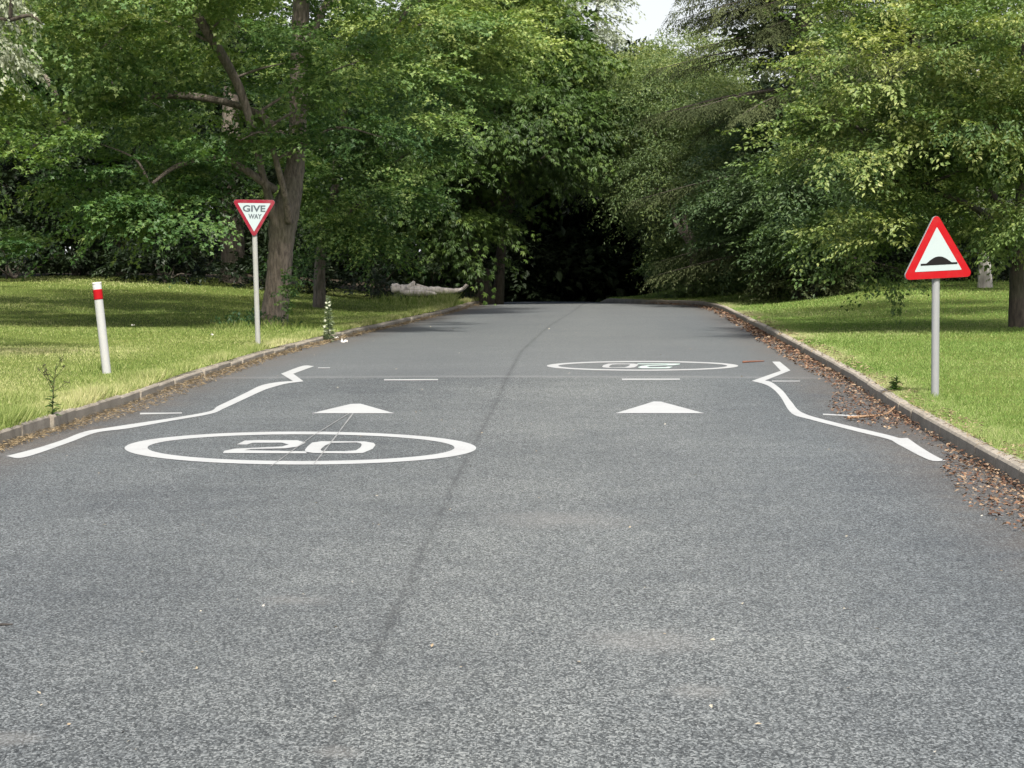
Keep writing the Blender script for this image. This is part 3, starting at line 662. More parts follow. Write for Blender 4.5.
# silver leaved branch, top left corner
broadleaf('whitebeam_tree', 'silvery leaved tree at the top left corner edge of the picture', (-150, 380, 27),
    [[(-150, 400, 27, 34), (-150, 250, 27, 28), (-145, 100, 27, 22), (-140, -150, 27, 12)], [(-148, 150, 27, 10), (-90, 80, 26.8, 7), (-20, 45, 26.5, 4)], [(-146, 60, 27, 9), (-80, 10, 26.6, 6), (10, 20, 26.3, 3)]],
    [lobe(-22, 45, 26.4, 30, 32, .7), lobe(-8, 20, 26.2, 22, 28, .6), lobe(-60, 60, 26.6, 60, 60, 1.2), lobe(-60, -60, 27, 80, 70, 1.5), lobe(-150, -40, 27, 120, 120, 2.), lobe(0, -50, 26.8, 40, 40, .8)],
    700, M_SIL, 25, BARKD, leaf=.07, nl=34, S_=(.3, .55), clump=.25, kind='plain', aspect=.55, droop=.5, hang=.6, tbase=.5, tspan=.3, width=.4, nbr=12)
# trunks standing in the shade on the left with the dark wood crowns above them
broadleaf('shade_tree', 'broad upright trunk in the shade left of the GIVE WAY sign', (233, 281, 62),
    [[(233, 284, 62, 32), (233, 262, 62, 25), (232, 225, 62, 24), (231, 180, 62, 22), (231, 60, 62, 14)]],
    [lobe(230, 90, 61, 120, 70, 3.), lobe(150, 150, 61.5, 80, 50, 2.2), lobe(300, 160, 62, 60, 50, 2.), lobe(230, 175, 60.5, 60, 36, 1.8), lobe(170, 40, 63, 120, 80, 3), lobe(235, 20, 62, 120, 80, 3)], 900, M_SHADE, 31, BARK, leaf=.17, nl=34, S_=(.8, 1.4), clump=.9, aspect=.6, tbase=.3, tspan=.4)
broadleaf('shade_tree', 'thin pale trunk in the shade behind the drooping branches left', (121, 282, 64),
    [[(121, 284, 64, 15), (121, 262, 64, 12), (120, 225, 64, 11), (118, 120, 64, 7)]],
    [lobe(120, 130, 63.5, 100, 60, 2.5), lobe(60, 170, 64, 70, 50, 2.2), lobe(30, 110, 64, 90, 70, 2.6), lobe(110, 50, 65, 140, 80, 3.), lobe(100, 205, 63.5, 60, 28, 1.5)], 800, M_SHADE, 32, BARK, leaf=.17, nl=34, S_=(.8, 1.4), clump=.9, aspect=.6, tbase=.3, tspan=.4)
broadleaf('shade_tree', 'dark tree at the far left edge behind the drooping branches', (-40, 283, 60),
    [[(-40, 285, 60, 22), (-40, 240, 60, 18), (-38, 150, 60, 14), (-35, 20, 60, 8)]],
    [lobe(-40, 120, 60, 110, 80, 3.), lobe(0, 190, 60.5, 70, 40, 1.8), lobe(-60, 40, 61, 140, 100, 3.)], 600, M_SHADE, 33, BARKD, leaf=.17, nl=34, S_=(.8, 1.4), clump=.9, aspect=.6, tbase=.3, tspan=.4)
# pale far trees above the gap
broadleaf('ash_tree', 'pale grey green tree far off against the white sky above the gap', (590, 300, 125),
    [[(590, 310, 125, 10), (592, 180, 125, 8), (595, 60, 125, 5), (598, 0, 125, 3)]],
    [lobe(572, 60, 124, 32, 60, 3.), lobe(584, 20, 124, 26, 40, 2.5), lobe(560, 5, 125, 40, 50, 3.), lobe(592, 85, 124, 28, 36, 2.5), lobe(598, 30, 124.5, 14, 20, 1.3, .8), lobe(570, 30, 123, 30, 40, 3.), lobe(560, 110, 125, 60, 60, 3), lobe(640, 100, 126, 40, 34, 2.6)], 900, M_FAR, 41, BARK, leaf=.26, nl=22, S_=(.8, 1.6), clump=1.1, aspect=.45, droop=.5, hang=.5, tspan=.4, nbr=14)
# conifer
rg = np.random.default_rng(51)
cx, cd = 804, 58.5
b = at(cx, 288, cd); b[2] = float(ground_z(b[0], b[1]))
con = tree('conifer_tree', 'tall dark conifer with drooping layered boughs left of the wide low tree', b)
top = at(cx, -330, cd); mb = MB()
P, r = smooth_path(np.array([b - [0, 0, .2], b + (top - b) * .3, b + (top - b) * .7, top]), np.array([.34, .26, .14, .03]), 8); mb.tube(P, r, 12, .06)
O, A_, SS, TT = [], [], [], []
hh = top[2] - b[2]
for q in range(210):
    f = rg.uniform(.06, .97); a = rg.uniform(0, 2 * math.pi) if rg.random() < .5 else rg.uniform(math.pi * .85, math.pi * 1.75)
    if f < .31 and math.sin(a) < .3: continue
    st = b + (top - b) * f; ln = (5.2 * (1 - f) ** .8 + .3) * rg.uniform(.7, 1.1)
    dr = np.array([math.cos(a), math.sin(a), 0.])
    s_ = np.linspace(0, 1, 9); path = st + dr * (s_ * ln)[:, None] + np.array([0, 0, 1.]) * ((.10 * s_ - .42 * s_ ** 2 + .16 * s_ ** 3) * ln)[:, None]
    mb.tube(path, np.linspace(.026, .004, 9) * (1 + .6 * (1 - f)), 5, .0)
    tt = rg.uniform(.2, .8)
    for u in np.linspace(.18, 1, int(5 + ln * 3.2)):
        p = path[0] + 0; i_ = min(7, int(u * 8)); p = path[i_] + (path[i_ + 1] - path[i_]) * (u * 8 - i_)
        sdv = np.cross(dr, [0, 0, 1.])
        for sg in (-1, 1):
            O.append(p); A_.append(dr * .75 + sdv * sg * rg.uniform(.3, 1.) + np.array([0, 0, -.35]) + rg.normal(0, .12, 3)); SS.append(rg.uniform(.5, .95) * (1.15 - .5 * u)); TT.append(tt)
mb.build('trunk', BARKD, con, True)
O, A_, SS, TT = map(np.array, (O, A_, SS, TT))
V, Fc, T = sprays(O, A_, np.array([0, 0, 1.]) + rg.normal(0, .2, O.shape), SS, 44, .085, rg, .26, .42, TT + rg.normal(0, .08, len(TT)), 'plain', .26, .3, .5)
mk('crown', V, Fc, M_CON, con, {'tint': np.clip(T, 0, 1)})
broadleaf('hazel_tree', 'soft green bushy tree filling the space below the conifer boughs', (772, 288, 63),
    [[(772, 290, 63, 9), (772, 250, 63, 8), (770, 200, 63, 6), (768, 140, 63, 3)], [(773, 270, 63, 6), (790, 220, 63, 5), (800, 170, 63, 3)]],
    [lobe(760, 200, 59, 46, 34, 1.4), lobe(805, 185, 56.8, 38, 26, .9), lobe(812, 228, 56.6, 40, 28, .9), lobe(770, 235, 60, 40, 22, 1.1), lobe(770, 150, 61.5, 40, 24, 1.4), lobe(735, 215, 61, 30, 34, 1.2), lobe(800, 255, 57.5, 34, 14, .8)],
    1100, M_OLV, 52, BARKD, leaf=.12, nl=32, S_=(.6, 1.1), clump=.6, aspect=.5, droop=.4, tbase=.04, tspan=.22, nbr=12)
# birch with a white trunk
broadleaf('birch_tree', 'white barked birch trunk at the back of the right lawn', (985, 281, 56),
    [[(986, 283, 56, 17), (985, 268, 56, 13), (983, 250, 56, 10), (980, 200, 56, 8), (978, 60, 56, 4)]],
    [lobe(975, 130, 55.5, 60, 60, 2), lobe(985, 200, 55, 50, 34, 1.4), lobe(1000, 90, 57, 90, 80, 2.6)], 500, M_MID, 61, BARKW, leaf=.12, nl=34, S_=(.7, 1.2), clump=.7, tbase=.35)
# dark trees closing the back of the right lawn
broadleaf('background_tree', 'dark tree in the shade between the conifer and the birch', (890, 284, 66),
    [[(890, 286, 66, 14), (890, 240, 66, 11), (888, 140, 66, 8), (885, 40, 66, 5)]],
    [lobe(890, 200, 65, 70, 50, 2.), lobe(870, 120, 66, 80, 80, 2.5), lobe(940, 170, 66, 60, 60, 2.2), lobe(930, 60, 67, 90, 80, 2.6)], 700, M_SHADE, 62, BARKD, leaf=.16, nl=34, S_=(.8, 1.4), clump=.9, tbase=.32)
broadleaf('background_tree', 'dark tree in the shade behind the right edge of the lawn', (1060, 284, 66),
    [[(1060, 286, 66, 16), (1060, 240, 66, 13), (1058, 140, 66, 8), (1055, 40, 66, 5)]],
    [lobe(1040, 200, 65, 70, 50, 2.), lobe(1060, 120, 66, 90, 80, 2.5), lobe(1030, 250, 64.5, 40, 20, 1.)], 500, M_SHADE, 63, BARKD, leaf=.16, nl=34, S_=(.8, 1.4), clump=.9, tbase=.32)
# trees added as a roof over the gap to keep it dark
broadleaf('tunnel_tree', 'dark tree closing over the road on the left of the shaded gap', (520, 306, 82),
    [[(520, 310, 82, 18), (520, 270, 82, 14), (525, 200, 82, 10), (535, 120, 82, 7)], [(522, 235, 82, 8), (550, 195, 82, 5), (580, 170, 82, 3)]],
    [lobe(540, 130, 80, 60, 36, 4.), lobe(590, 135, 78, 45, 26, 4.), lobe(515, 95, 82, 50, 50, 4.), lobe(575, 112, 80, 44, 26, 4.), lobe(520, 60, 79, 40, 44, 4.), lobe(500, 150, 82, 40, 36, 3.)], 900, M_SHADE, 71, BARKD, leaf=.24, nl=30, S_=(1., 1.7), clump=1.1, tbase=.3)
broadleaf('tunnel_tree', 'dark tree closing over the road on the right of the shaded gap', (660, 304, 84),
    [[(660, 308, 84, 16), (658, 260, 84, 12), (650, 190, 84, 9), (640, 120, 84, 6)]],
    [lobe(650, 150, 80, 50, 40, 5.), lobe(650, 110, 82, 60, 40, 5.), lobe(700, 220, 80, 30, 40, 2.5), lobe(600, 130, 86, 60, 50, 4.)], 900, M_SHADE, 72, BARKD, leaf=.22, nl=30, S_=(1., 1.7), clump=1.1, tbase=.2)

# --- shrubs, each one a thing
def shrub(name, label, px, py, d, rx, rz, n, m, seed, leaf=.12, kind='plain', tbase=.35, group=None, aspect=.6, S_=(.4, .8), cat='shrub', nl=24):
    rg = np.random.default_rng(seed); b = at(px, py, d); b[2] = float(ground_z(b[0], b[1])); s = F / d
    o = thing(name, label, cat, tuple(b), group)
    c = b + [0, 0, rz / s * .8]
    lob = [(c, np.array([rx / s, rx / s * .8 + .3, rz / s]), 1.)]
    for q in range(4): lob.append((c + rg.normal(0, .45, 3) * [rx / s, .8, rz / s * .8], np.array([rx / s, rx / s, rz / s]) * rg.uniform(.4, .65), 1.))
    mb = MB()
    for q in range(7):
        t = c + rg.normal(0, .4, 3) * [rx / s, rx / s, rz / s]
        limb(mb, [b + rg.normal(0, .1, 3) * [1, 1, 0] - [0, 0, .1], (b + t) / 2 + rg.normal(0, .1, 3), t], [.03, .02, .006], 5, 5)
    mb.build('stem', BARKD, o, True)
    crown('foliage', lob, n, m, o, rg, leaf=leaf, nl=nl, S_=S_, clump=.35, kind=kind, aspect=aspect, tbase=tbase, tspan=.4, up=.25)
SH = [
 ('rounded dark shrub at the far left edge of the wood', 15, 284, 60, 60, 34, 260, M_SHADE), ('low dark shrub right of the thin pale trunk', 165, 283, 60, 42, 22, 220, M_SHADE),
 ('dark shrub between the broad trunk and the thin pale trunk', 190, 284, 65, 45, 40, 260, M_SHADE), ('dark shrub behind the leaning trunk', 285, 287, 60, 36, 32, 220, M_SHADE),
 ('dark shrub behind the left end of the log', 375, 292, 60, 45, 30, 260, M_SHADE), ('dark shrub behind the middle of the log', 430, 297, 64, 36, 26, 220, M_SHADE),
 ('dark shrub at the far left of the lawn, left of the thin pale trunk', 78, 284, 63, 40, 38, 240, M_SHADE)]
for q, (lb, x, y, d, rx, rz, n, m) in enumerate(SH): shrub('shrub', lb, x, y, d, rx, rz, n, m, 100 + q, tbase=.22, group='shrubs along the left wood edge')
SH = [
 ('leafy shrub at the right mouth of the dark gap', 684, 299, 74, 28, 30, 300, M_OLV, .2), ('low mounded shrub above the end of the right kerb', 720, 292, 67, 42, 30, 420, M_MID, .06),
 ('mid green shrub beneath the curved willow stems', 745, 289, 66, 36, 40, 420, M_MID, .12), ('dark shrub beneath the conifer', 802, 286, 57.6, 36, 20, 420, M_CON, .4),
 ('dark shrub beneath the left boughs of the wide low tree', 850, 284, 62, 42, 28, 320, M_SHADE, .25), ('dark shrub just left of the hump warning sign, at the lawn edge', 895, 283, 62, 40, 26, 280, M_SHADE, .25),
 ('dark shrub behind the hump warning sign', 950, 283, 62, 40, 28, 280, M_SHADE, .25), ('dark shrub right of the white birch trunk', 1025, 283, 61, 42, 30, 280, M_SHADE, .25)]
for q, (lb, x, y, d, rx, rz, n, m, tb) in enumerate(SH): shrub('shrub', lb, x, y, d, rx, rz, n, m, 120 + q, tbase=tb, group='shrubs along the right wood edge', leaf=.11)
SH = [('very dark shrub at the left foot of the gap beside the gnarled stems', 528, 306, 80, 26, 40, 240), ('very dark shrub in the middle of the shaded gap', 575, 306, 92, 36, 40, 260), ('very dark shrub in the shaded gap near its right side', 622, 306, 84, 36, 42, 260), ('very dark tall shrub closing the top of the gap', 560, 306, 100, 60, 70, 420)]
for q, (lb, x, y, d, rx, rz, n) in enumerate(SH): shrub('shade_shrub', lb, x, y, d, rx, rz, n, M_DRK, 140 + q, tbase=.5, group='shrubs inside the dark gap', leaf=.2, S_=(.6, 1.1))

# --- the wood behind, one mass
rg = np.random.default_rng(77); lobs = []
for x in np.arange(-260, 1300, 62):
    for y, d in ((250, 86), (170, 92), (80, 98)):
        if 470 < x < 760 and y < 150: continue
        dd = d + rg.uniform(-4, 4); lobs.append(lobe(x + rg.uniform(-20, 20), y + rg.uniform(-14, 14), dd, 55, 52, 2.6))
for x in (540, 590, 640): lobs.append(lobe(x, 250, 112, 50, 50, 3.)); lobs.append(lobe(x, 185, 112, 50, 40, 3.))
O, D, ct = crown_sprays(lobs, 9500, rg, 1.2, 5, (.5, 1.), .1, .8)
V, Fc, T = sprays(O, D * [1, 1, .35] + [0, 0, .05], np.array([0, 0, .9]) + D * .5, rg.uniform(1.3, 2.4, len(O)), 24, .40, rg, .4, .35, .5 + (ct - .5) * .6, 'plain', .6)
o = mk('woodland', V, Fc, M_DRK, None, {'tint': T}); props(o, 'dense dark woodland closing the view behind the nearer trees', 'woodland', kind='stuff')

# ------------------------------------------------------------------ log
rg = np.random.default_rng(5)
dl = 58.; LOGM = bark_mat('bleached_wood', (.28, .25, .21), (.66, .61, .54), (.15, .13, .10), .4, .5)
EL0 = EYE; lb = at(430, 291, dl); lb[2] = float(ground_z(lb[0], lb[1]))
lg = thing('fallen_log', 'bleached fallen log with a stubby knot lying at the wood edge', 'log', tuple(lb))
P, r = px_path([(391, 287, dl, 6), (394, 286.5, dl, 9), (402, 287, dl, 9), (413, 287.5, dl - .1, 9), (424, 288, dl - .1, 8), (436, 288, dl - .1, 7), (450, 288.8, dl, 5), (459, 288, dl, 4), (464, 285.5, dl, 3.4), (467, 282, dl, 3.2)])
mb = MB(); P, r = smooth_path(P, r, 5); mb.tube(P, r, 11, .28)
for q in ([(409, 287, dl - .1, 10), (412.5, 282.5, dl - .1, 6), (414.3, 279, dl - .1, 2.6)], [(400, 290, dl - .25, 4), (414, 290.5, dl - .3, 6), (428, 290.5, dl - .3, 5), (437, 292, dl - .3, 2)], [(416, 283, dl, 4), (424, 285, dl, 3), (432, 287, dl, 2)], [(393, 285, dl, 3), (391.5, 283, dl, 2)]):
    P, r = px_path(q); mb.tube(*smooth_path(P, r, 5), 9, .2)
mb.V = [v - [0, 0, .06] for v in mb.V]; mb.build('log_trunk', LOGM, lg, True)

# ------------------------------------------------------------------ grass and litter
def lawn(side, n, seed, name, label, mt):
    rg = np.random.default_rng(seed)
    y0, y1 = 13., (66. if side < 0 else 79.)
    Y = 1 / (1 / y0 - rg.uniform(0, 1, n) * (1 / y0 - 1 / y1))
    e = rg.uniform(0, 1, n); off = .10 + (e ** 1.25) * (11.5 if side < 0 else 10.5) * (.35 + .65 * np.clip((Y - 10) / 40, 0, 1))
    near = rg.random(n) < (.16 if side < 0 else .08); off = np.where(near, rg.uniform(.03 if side < 0 else .09, .45, n), off)
    X = (kl(Y) - off if side < 0 else kr(Y) + off) + ROAD * Y
    z = ground_z(X, Y)
    pat = wn(X, Y, 1.1, 3) * .45 + wn(X, Y, 4.7, 8) * .45 + wn(X * .35, Y, .9, 12) * .6 + rg.normal(0, .5, n)
    tall = sstep(.5, .1, off) * 0 + (1 - sstep(.1, .7, off)) * np.clip(wn(X, Y, 1.9, 6) + .5, 0, 1.3) * (1.0 if side < 0 else .45)
    h = (.014 + .022 * rg.random(n) + .007 * pat + .12 * tall * rg.random(n) * (1 - .8 * sstep(20, 25, Y))) * np.clip((Y / 25) ** .5, .8, 1.7)
    for (gx, gy, rr, k) in CLUMPS:
        q = np.exp(-((X - gx) ** 2 + (Y - gy) ** 2) / rr ** 2); h = h + q * k * rg.random(n)
    ov = (off < .16) & (side < 0)
    h = np.where(ov, h + .07 * rg.random(n) * np.clip(wn(X, Y, 2.3, 21) + .7, 0, 1.2), h)
    h = np.clip(h, .012, .4)
    w = .0040 * (Y / 20) ** 1.0 * rg.uniform(.7, 1.4, n)
    a = rg.uniform(0, 2 * math.pi, n); ln = rg.uniform(.2, .9, n) * h
    bx, by = np.cos(a) * w, np.sin(a) * w * .5; ta = rg.uniform(0, 2 * math.pi, n)
    P = np.c_[X, Y, z - .01]
    V = np.stack([P - np.c_[bx, by, 0 * bx], P + np.c_[bx, by, 0 * bx], P + np.c_[np.cos(ta) * ln, np.sin(ta) * ln, h]], 1)
    dry = (1 - sstep(.1, .75, off)) * (.50 * np.clip(wn(X, Y, .9, 15) + .45, 0, 1.) if side > 0 else .42 * np.clip(wn(X, Y, .8, 11) + .35, 0, 1.) * sstep(17, 22, Y)) + .22 * np.clip(wn(X, Y, .55, 9) + .1, 0, 1)
    if side < 0: dry = dry + .28 * sstep(36, 28, Y) * sstep(.9, 2.0, off) * (.6 + .4 * wn(X, Y, 1.5, 5)) if False else dry + .26 * (1 - sstep(29, 36, Y)) * sstep(.8, 1.8, off)
    t = np.clip(.34 + dry + .16 * pat * .6 + rg.normal(0, .19, n), 0, 1)
    o = mk(name, V.reshape(-1, 3), np.arange(3 * n).reshape(-1, 3), mt, None, {'tint': np.repeat(t, 3)})
    props(o, label, 'grass', kind='stuff')
CLUMPS = [(b0[0], b0[1], .28, .12)] 
pb = gnd_pt(106, 370); CLUMPS += [(pb[0], pb[1], .35, .12), (g0[0], g0[1], .25, .08), (h0[0], h0[1], .25, .06), (tr1.location[0] - .2, tr1.location[1] - .4, .9, .22)]
for q in ((20, 400), (150, 380)):
    p = gnd_pt(*q); CLUMPS.append((p[0], p[1], .6, .10))
for x in range(386, 482, 12):
    p = at(x, 295, 57.2); CLUMPS.append((p[0], p[1], .55, .20))
GRASS_L = tint_mat('left_grass', [(0, (0.0619, 0.1108, 0.0200)), (.35, (0.1418, 0.1988, 0.0456)), (.65, (0.2580, 0.2910, 0.1069)), (1, (0.4128, 0.3977, 0.2138))], .7, .3)
GRASS_R = tint_mat('right_grass', [(0, (0.0548, 0.1140, 0.0187)), (.35, (0.1193, 0.1975, 0.0406)), (.65, (0.2069, 0.2712, 0.0858)), (1, (0.3529, 0.3476, 0.1872))], .7, .3)
lawn(-1, 620000, 201, 'grass', 'short mown grass on the left verge', GRASS_L)
lawn(1, 560000, 202, 'grass', 'short mown grass on the right verge', GRASS_R)

def litter(name, label, n, fy, foff, side, L, aspect, m, seed, cat, lift=.01, tf=None, piles=0.):
    rg = np.random.default_rng(seed); Y = fy(rg, n); off = foff(rg, Y)
    X = (kl(Y) + off if side < 0 else kr(Y) - off) + ROAD * Y
    z = road_z(X, Y) + lift + piles * rg.random(n)
    z = np.where(off < -.0, ground_z(X, Y) + .03, z)
    a = rg.uniform(0, 2 * math.pi, n); ax = np.c_[np.cos(a), np.sin(a), rg.normal(0, .25, n)]; nm = np.c_[rg.normal(0, .4, (n, 2)), np.ones(n)]
    l = L * rg.uniform(.5, 1.3, n) * np.clip(Y / 25, .8, 1.5)
    V, Fc, T = leaves(np.c_[X, Y, z], ax, nrm(nm), l, l * aspect, tf(rg, n) if tf else rg.random(n))
    props(mk(name, V, Fc, m, None, {'tint': T}), label, cat, kind='stuff')
LEAFB = tint_mat('fallen_leaf', [(0, (.045, .024, .015)), (.4, (.11, .058, .036)), (.7, (.165, .105, .065)), (1, (.26, .20, .135))], .8)
STRAW = tint_mat('dry_clipping', [(0, (.07, .052, .03)), (.5, (.19, .145, .085)), (1, (.32, .26, .16))], .85)
def width_r(Y): return np.interp(Y, [10, 13.5, 15.5, 17, 19, 20.2, 22, 24.5, 27, 34, 44, 58, 66], [.2, .5, .42, .16, .18, .55, .6, .26, .30, .34, .24, .34, .6])
def dens_y(rg, n):
    Y = rg.uniform(12, 66, n * 8); p = np.interp(Y, [12, 16, 17.5, 19.5, 20.5, 24, 28, 45, 66], [.8, .7, .15, .15, 1.3, .5, .55, .5, .4]) * (25 / Y) ** 1.0
    return Y[rg.random(len(Y)) < p / 2.2][:n]
def litter_n(n, seed): return len(dens_y(np.random.default_rng(seed), n))
n_ = litter_n(6200, 301)
litter('fallen_leaves', 'reddish brown fallen leaves gathered along the right kerb', n_, dens_y, lambda rg, Y: rg.random(len(Y)) ** 1.6 * width_r(Y) + .01, 1, .042, .55, LEAFB, 301, 'leaves', .012, piles=.04)
litter('dry_clippings', 'straw coloured dry clippings along the left kerb', 9500, lambda rg, n: 1 / (1 / 13 - rg.uniform(0, 1, n) * (1 / 13 - 1 / 64)), lambda rg, Y: rg.random(len(Y)) ** 1.5 * np.interp(Y, [13, 19, 21, 24, 30, 40, 64], [.10, .14, .32, .32, .2, .16, .25]) + .0, -1, .055, .14, STRAW, 302, 'clippings', .01, piles=.035)
litter('dry_clippings', 'straw coloured dry clippings caught on the right kerb edge', 1800, lambda rg, n: 1 / (1 / 12 - rg.uniform(0, 1, n) * (1 / 12 - 1 / 50)), lambda rg, Y: -rg.uniform(.02, .3, len(Y)), 1, .06, .2, STRAW, 303, 'clippings', .02)
rg = np.random.default_rng(304)
def scatter(n): return 1 / (1 / 6.5 - rg.uniform(0, 1, n) * (1 / 6.5 - 1 / 50))
litter('leaf_specks', 'tiny pale leaf scraps scattered over the road', 150, lambda r_, n: 1 / (1 / 6.5 - r_.uniform(0, 1, n) * (1 / 6.5 - 1 / 45)), lambda r_, Y: r_.uniform(.4, 7.2, len(Y)), 1, .028, .5,
       tint_mat('pale_scrap', [(0, (.25, .20, .13)), (.5, (.3, .27, .2)), (1, (.5, .48, .42))], .8), 305, 'leaf scraps', .006)

# sticks
def stick(label, pts, r, col, lift=.015):
    P = np.array([np.array(road_pt(*q)) if q[1] > 0 else q for q in pts], float)
    for p in P: p[2] = max(float(road_z(p[0], p[1])), float(ground_z(p[0], p[1])) if kr(p[1]) + ROAD * p[1] < p[0] else -9) + lift
    o = thing('stick', label, 'stick', tuple(P[0])); mb = MB(); mb.tube(*smooth_path(P, np.linspace(r, r * .5, len(P)), 4), 7, .1)
    mb.build('twig', bark_mat('stick_bark', tuple(np.array(col) * .6), col, mossamt=0), o, True)
stick('thin brown stick resting across the right kerb and its leaf pile', [(848, 419.5), (868, 417.5), (888, 414), (906, 408)], .014, (.30, .19, .11), .03)
stick('short reddish stick pointing to the zigzag of the right edge line', [(743, 362.2), (752, 361.6), (764, 361)], .014, (.20, .085, .05), .014)
stick('short dark stick on the asphalt at the left edge of the picture', [(-6, 624.6), (4, 625.2), (13, 625)], .006, (.05, .045, .04), .006)

# roadside plants
def stem_plant(name, label, base, h, lean, m_leaf, stem_m, seed, nleaf, leaf, asp, flowers=0, flower_m=None, twigs=0, cat='plant', tb=.5, spread=.12):
    rg = np.random.default_rng(seed); o = thing(name, label, cat, tuple(base)); base = np.array(base); mb = MB()
    t = np.linspace(0, 1, 8); P = base + np.c_[lean * t ** 2, 0 * t, h * t - .03]; mb.tube(P, np.linspace(.012, .004, 8) * (.55 if twigs else 1), 6)
    tips = []
    for q in range(twigs):
        u = rg.uniform(.35, .9); s0 = base + [lean * u * u, 0, h * u]; e = s0 + [rg.choice([-1, 1]) * rg.uniform(.05, .13), rg.normal(0, .05), rg.uniform(.06, .16)]; mb.tube(np.array([s0, (s0 + e) / 2 + [0, 0, -.01], e]), [.003, .0025, .002], 5); tips.append(e)
        for w in range(3): mb.tube(np.array([e, e + rg.normal(0, .012, 3), e + rg.normal(0, .02, 3)]), [.004, .005, .002], 5)
    mb.build('stem', stem_m, o, True)
    u = rg.uniform(0, 1, nleaf) ** 1.2; p = base + np.c_[lean * u * u, 0 * u, h * u * .95]; a = rg.uniform(0, 2 * math.pi, nleaf)
    ax = np.c_[np.cos(a), np.sin(a), rg.uniform(-.2, .7, nleaf)]; l = leaf * (1.15 - .7 * u) * rg.uniform(.7, 1.2, nleaf)
    V, Fc, T = leaves(p, ax, np.c_[-np.cos(a) * .4, -np.sin(a) * .4, np.ones(nleaf)], l, l * asp, np.clip(rg.normal(tb, .2, nleaf), 0, 1))
    mk('leaves', V, Fc, m_leaf, o, {'tint': T})
    for q in range(flowers):
        u = rg.uniform(.12, .85); c = base + [lean * u * u + rg.choice([-1, 1]) * rg.uniform(.02, spread) * (1.1 - .6 * u), -rg.uniform(.02, .08), h * u]
        k = 7; aa = np.arange(k) * 2 * math.pi / k; nn = nrm(np.array([[rg.normal(0, .5), -1, rg.normal(.2, .4)]]))[0]; e1 = nrm(np.cross(nn, [0, 0, 1.])); e2 = np.cross(nn, e1)
        A0 = np.cos(aa)[:, None] * e1 + np.sin(aa)[:, None] * e2 + nn * .35
        V, Fc, T = leaves(np.repeat(c[None], k, 0), A0, np.repeat(nn[None], k, 0), .042, .034, np.full(k, .7)); V = c + (V - c) * .62; mk('flower', V, Fc, flower_m, o, {'tint': T})
STEMG = tint_mat('green_stem', [(0, (.05, .08, .03)), (1, (.05, .08, .03))]); STEMD = tint_mat('dry_stem', [(0, (.055, .06, .025)), (1, (.055, .06, .025))])
WOOL = tint_mat('woolly_leaf', [(0, (.13, .17, .10)), (.5, (.24, .29, .20)), (1, (.40, .44, .34))], .8, .2); PETAL = tint_mat('white_petal', [(0, (.34, .37, .27)), (1, (.42, .44, .36))], .7, .2)
p = gnd_pt(328.5, 341); stem_plant('mullein_plant', 'tall woolly pale plant with white flowers growing by the left kerb', p, 47 * p[1] / F, 0., WOOL, STEMG, 401, 330, .13, .34, 14, PETAL, tb=.45, spread=.07)
p = gnd_pt(52.5, 416); stem_plant('dock_plant', 'thin dark seeding weed stem in the grass left of the marker post', p, 56 * p[1] / F, .04, M_SYC, STEMD, 402, 60, .08, .35, 0, None, 8, tb=.4)
p = gnd_pt(896, 392); stem_plant('thistle_plant', 'small leafy dark green weed left of the hump warning sign post', p, 17 * p[1] / F, .0, M_SYC, STEMG, 403, 60, .11, .35, 0, None, 0, tb=.45)
# white paper scraps by the kerb
SCR = paint_mat('paper_white', (.42, .41, .38), .8, .2)
for q, (x, y, lb) in enumerate(((336.5, 341.5, 'small crumpled white scrap on the verge beside the woolly plant'), (344, 346, 'long crumpled white scrap on the left kerb edge near the woolly plant'), (133, 328.5, 'tiny white scrap on the lawn right of the marker post'), (212, 338.5, 'tiny pale scrap on the lawn left of the GIVE WAY post'))):
    rg = np.random.default_rng(500 + q); p = gnd_pt(x, y); n = 6; sc = [.032, .055, .025, .025][q]
    gx, gy = np.meshgrid(np.linspace(-1, 1, n), np.linspace(-.6, .6, n)); V = np.c_[gx.ravel() * sc, gy.ravel() * sc, np.abs(rg.normal(0, .5, n * n)) * sc + .05] + p
    i, j = np.meshgrid(np.arange(n - 1), np.arange(n - 1)); b = (i * n + j).ravel()
    props(mk('paper_scrap', V, np.c_[b, b + 1, b + n + 1, b + n], SCR), lb, 'litter')

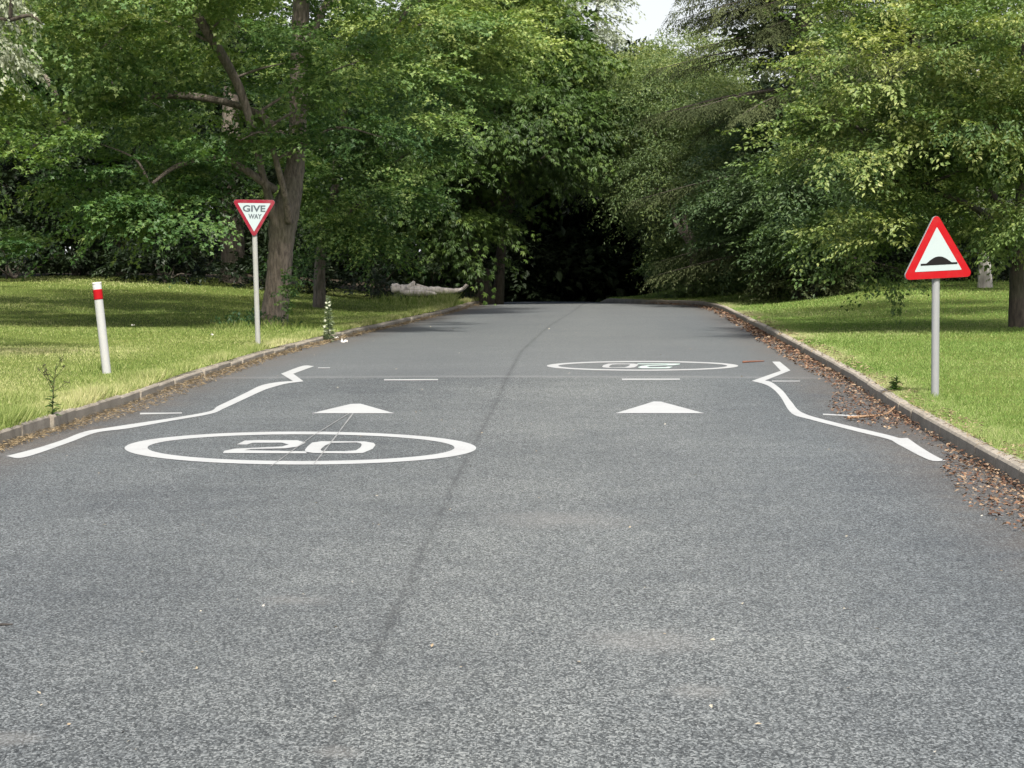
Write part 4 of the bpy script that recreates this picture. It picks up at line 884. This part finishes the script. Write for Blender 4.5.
# ------------------------------------------------------------------ light, sky, camera
EL, AZ = 50., 174.             # sun height; direction it comes from, degrees clockwise from straight ahead
sd = Vector((math.sin(rad(AZ)) * math.cos(rad(EL)), math.cos(rad(AZ)) * math.cos(rad(EL)), math.sin(rad(EL))))
L = bpy.data.lights.new('sun', 'SUN'); L.energy = 3.6; L.angle = rad(3.0); L.color = (1., .955, .88)
lo = bpy.data.objects.new('sun', L); C.objects.link(lo); lo.rotation_euler = sd.to_track_quat('Z', 'Y').to_euler(); lo.location = (0, -10, 30)
w = bpy.data.worlds.new('World'); S.world = w; w.use_nodes = True; nt = w.node_tree; nt.nodes.clear()
sky = nt.nodes.new('ShaderNodeTexSky'); sky.sky_type = 'NISHITA'; sky.sun_disc = False; sky.sun_elevation = rad(EL); sky.sun_rotation = rad(AZ); sky.air_density = 1.0; sky.dust_density = 6.; sky.ozone_density = 1.
bg = nt.nodes.new('ShaderNodeBackground'); bg.inputs[1].default_value = .10; ow = nt.nodes.new('ShaderNodeOutputWorld')
tc = nt.nodes.new('ShaderNodeTexCoord'); sx = nt.nodes.new('ShaderNodeSeparateXYZ'); nt.links.new(tc.outputs['Generated'], sx.inputs[0])
cn = noise(nt, tc.outputs['Generated'], 2.6, 5, .6)
hz = ramp(nt, [(.02, (1, 1, 1)), (.30, (0, 0, 0))], math_(nt, 'ADD', sx.outputs[2], math_(nt, 'MULTIPLY', math_(nt, 'SUBTRACT', cn, .5), .25)))   # white cloud bank low in the sky
nt.links.new(mix(nt, math_(nt, 'MULTIPLY', hz.outputs[0], .85), sky.outputs[0], (6.3, 6.4, 6.5)), bg.inputs[0]); nt.links.new(bg.outputs[0], ow.inputs[0])
cam = bpy.data.cameras.new('camera'); cam.sensor_width = 36; cam.lens = F * 36 / 1024; cam.clip_start = .1; cam.clip_end = 2000
co = bpy.data.objects.new('camera', cam); C.objects.link(co); co.location = (0, 0, EYE); co.rotation_euler = (math.pi / 2 - PITCH, 0, 0); S.camera = co
S.view_settings.view_transform = 'Standard'; S.view_settings.look = 'None'; S.view_settings.exposure = 1.12; S.view_settings.gamma = 1
S.cycles.max_bounces = 6; S.cycles.transparent_max_bounces = 4; S.cycles.use_denoising = True
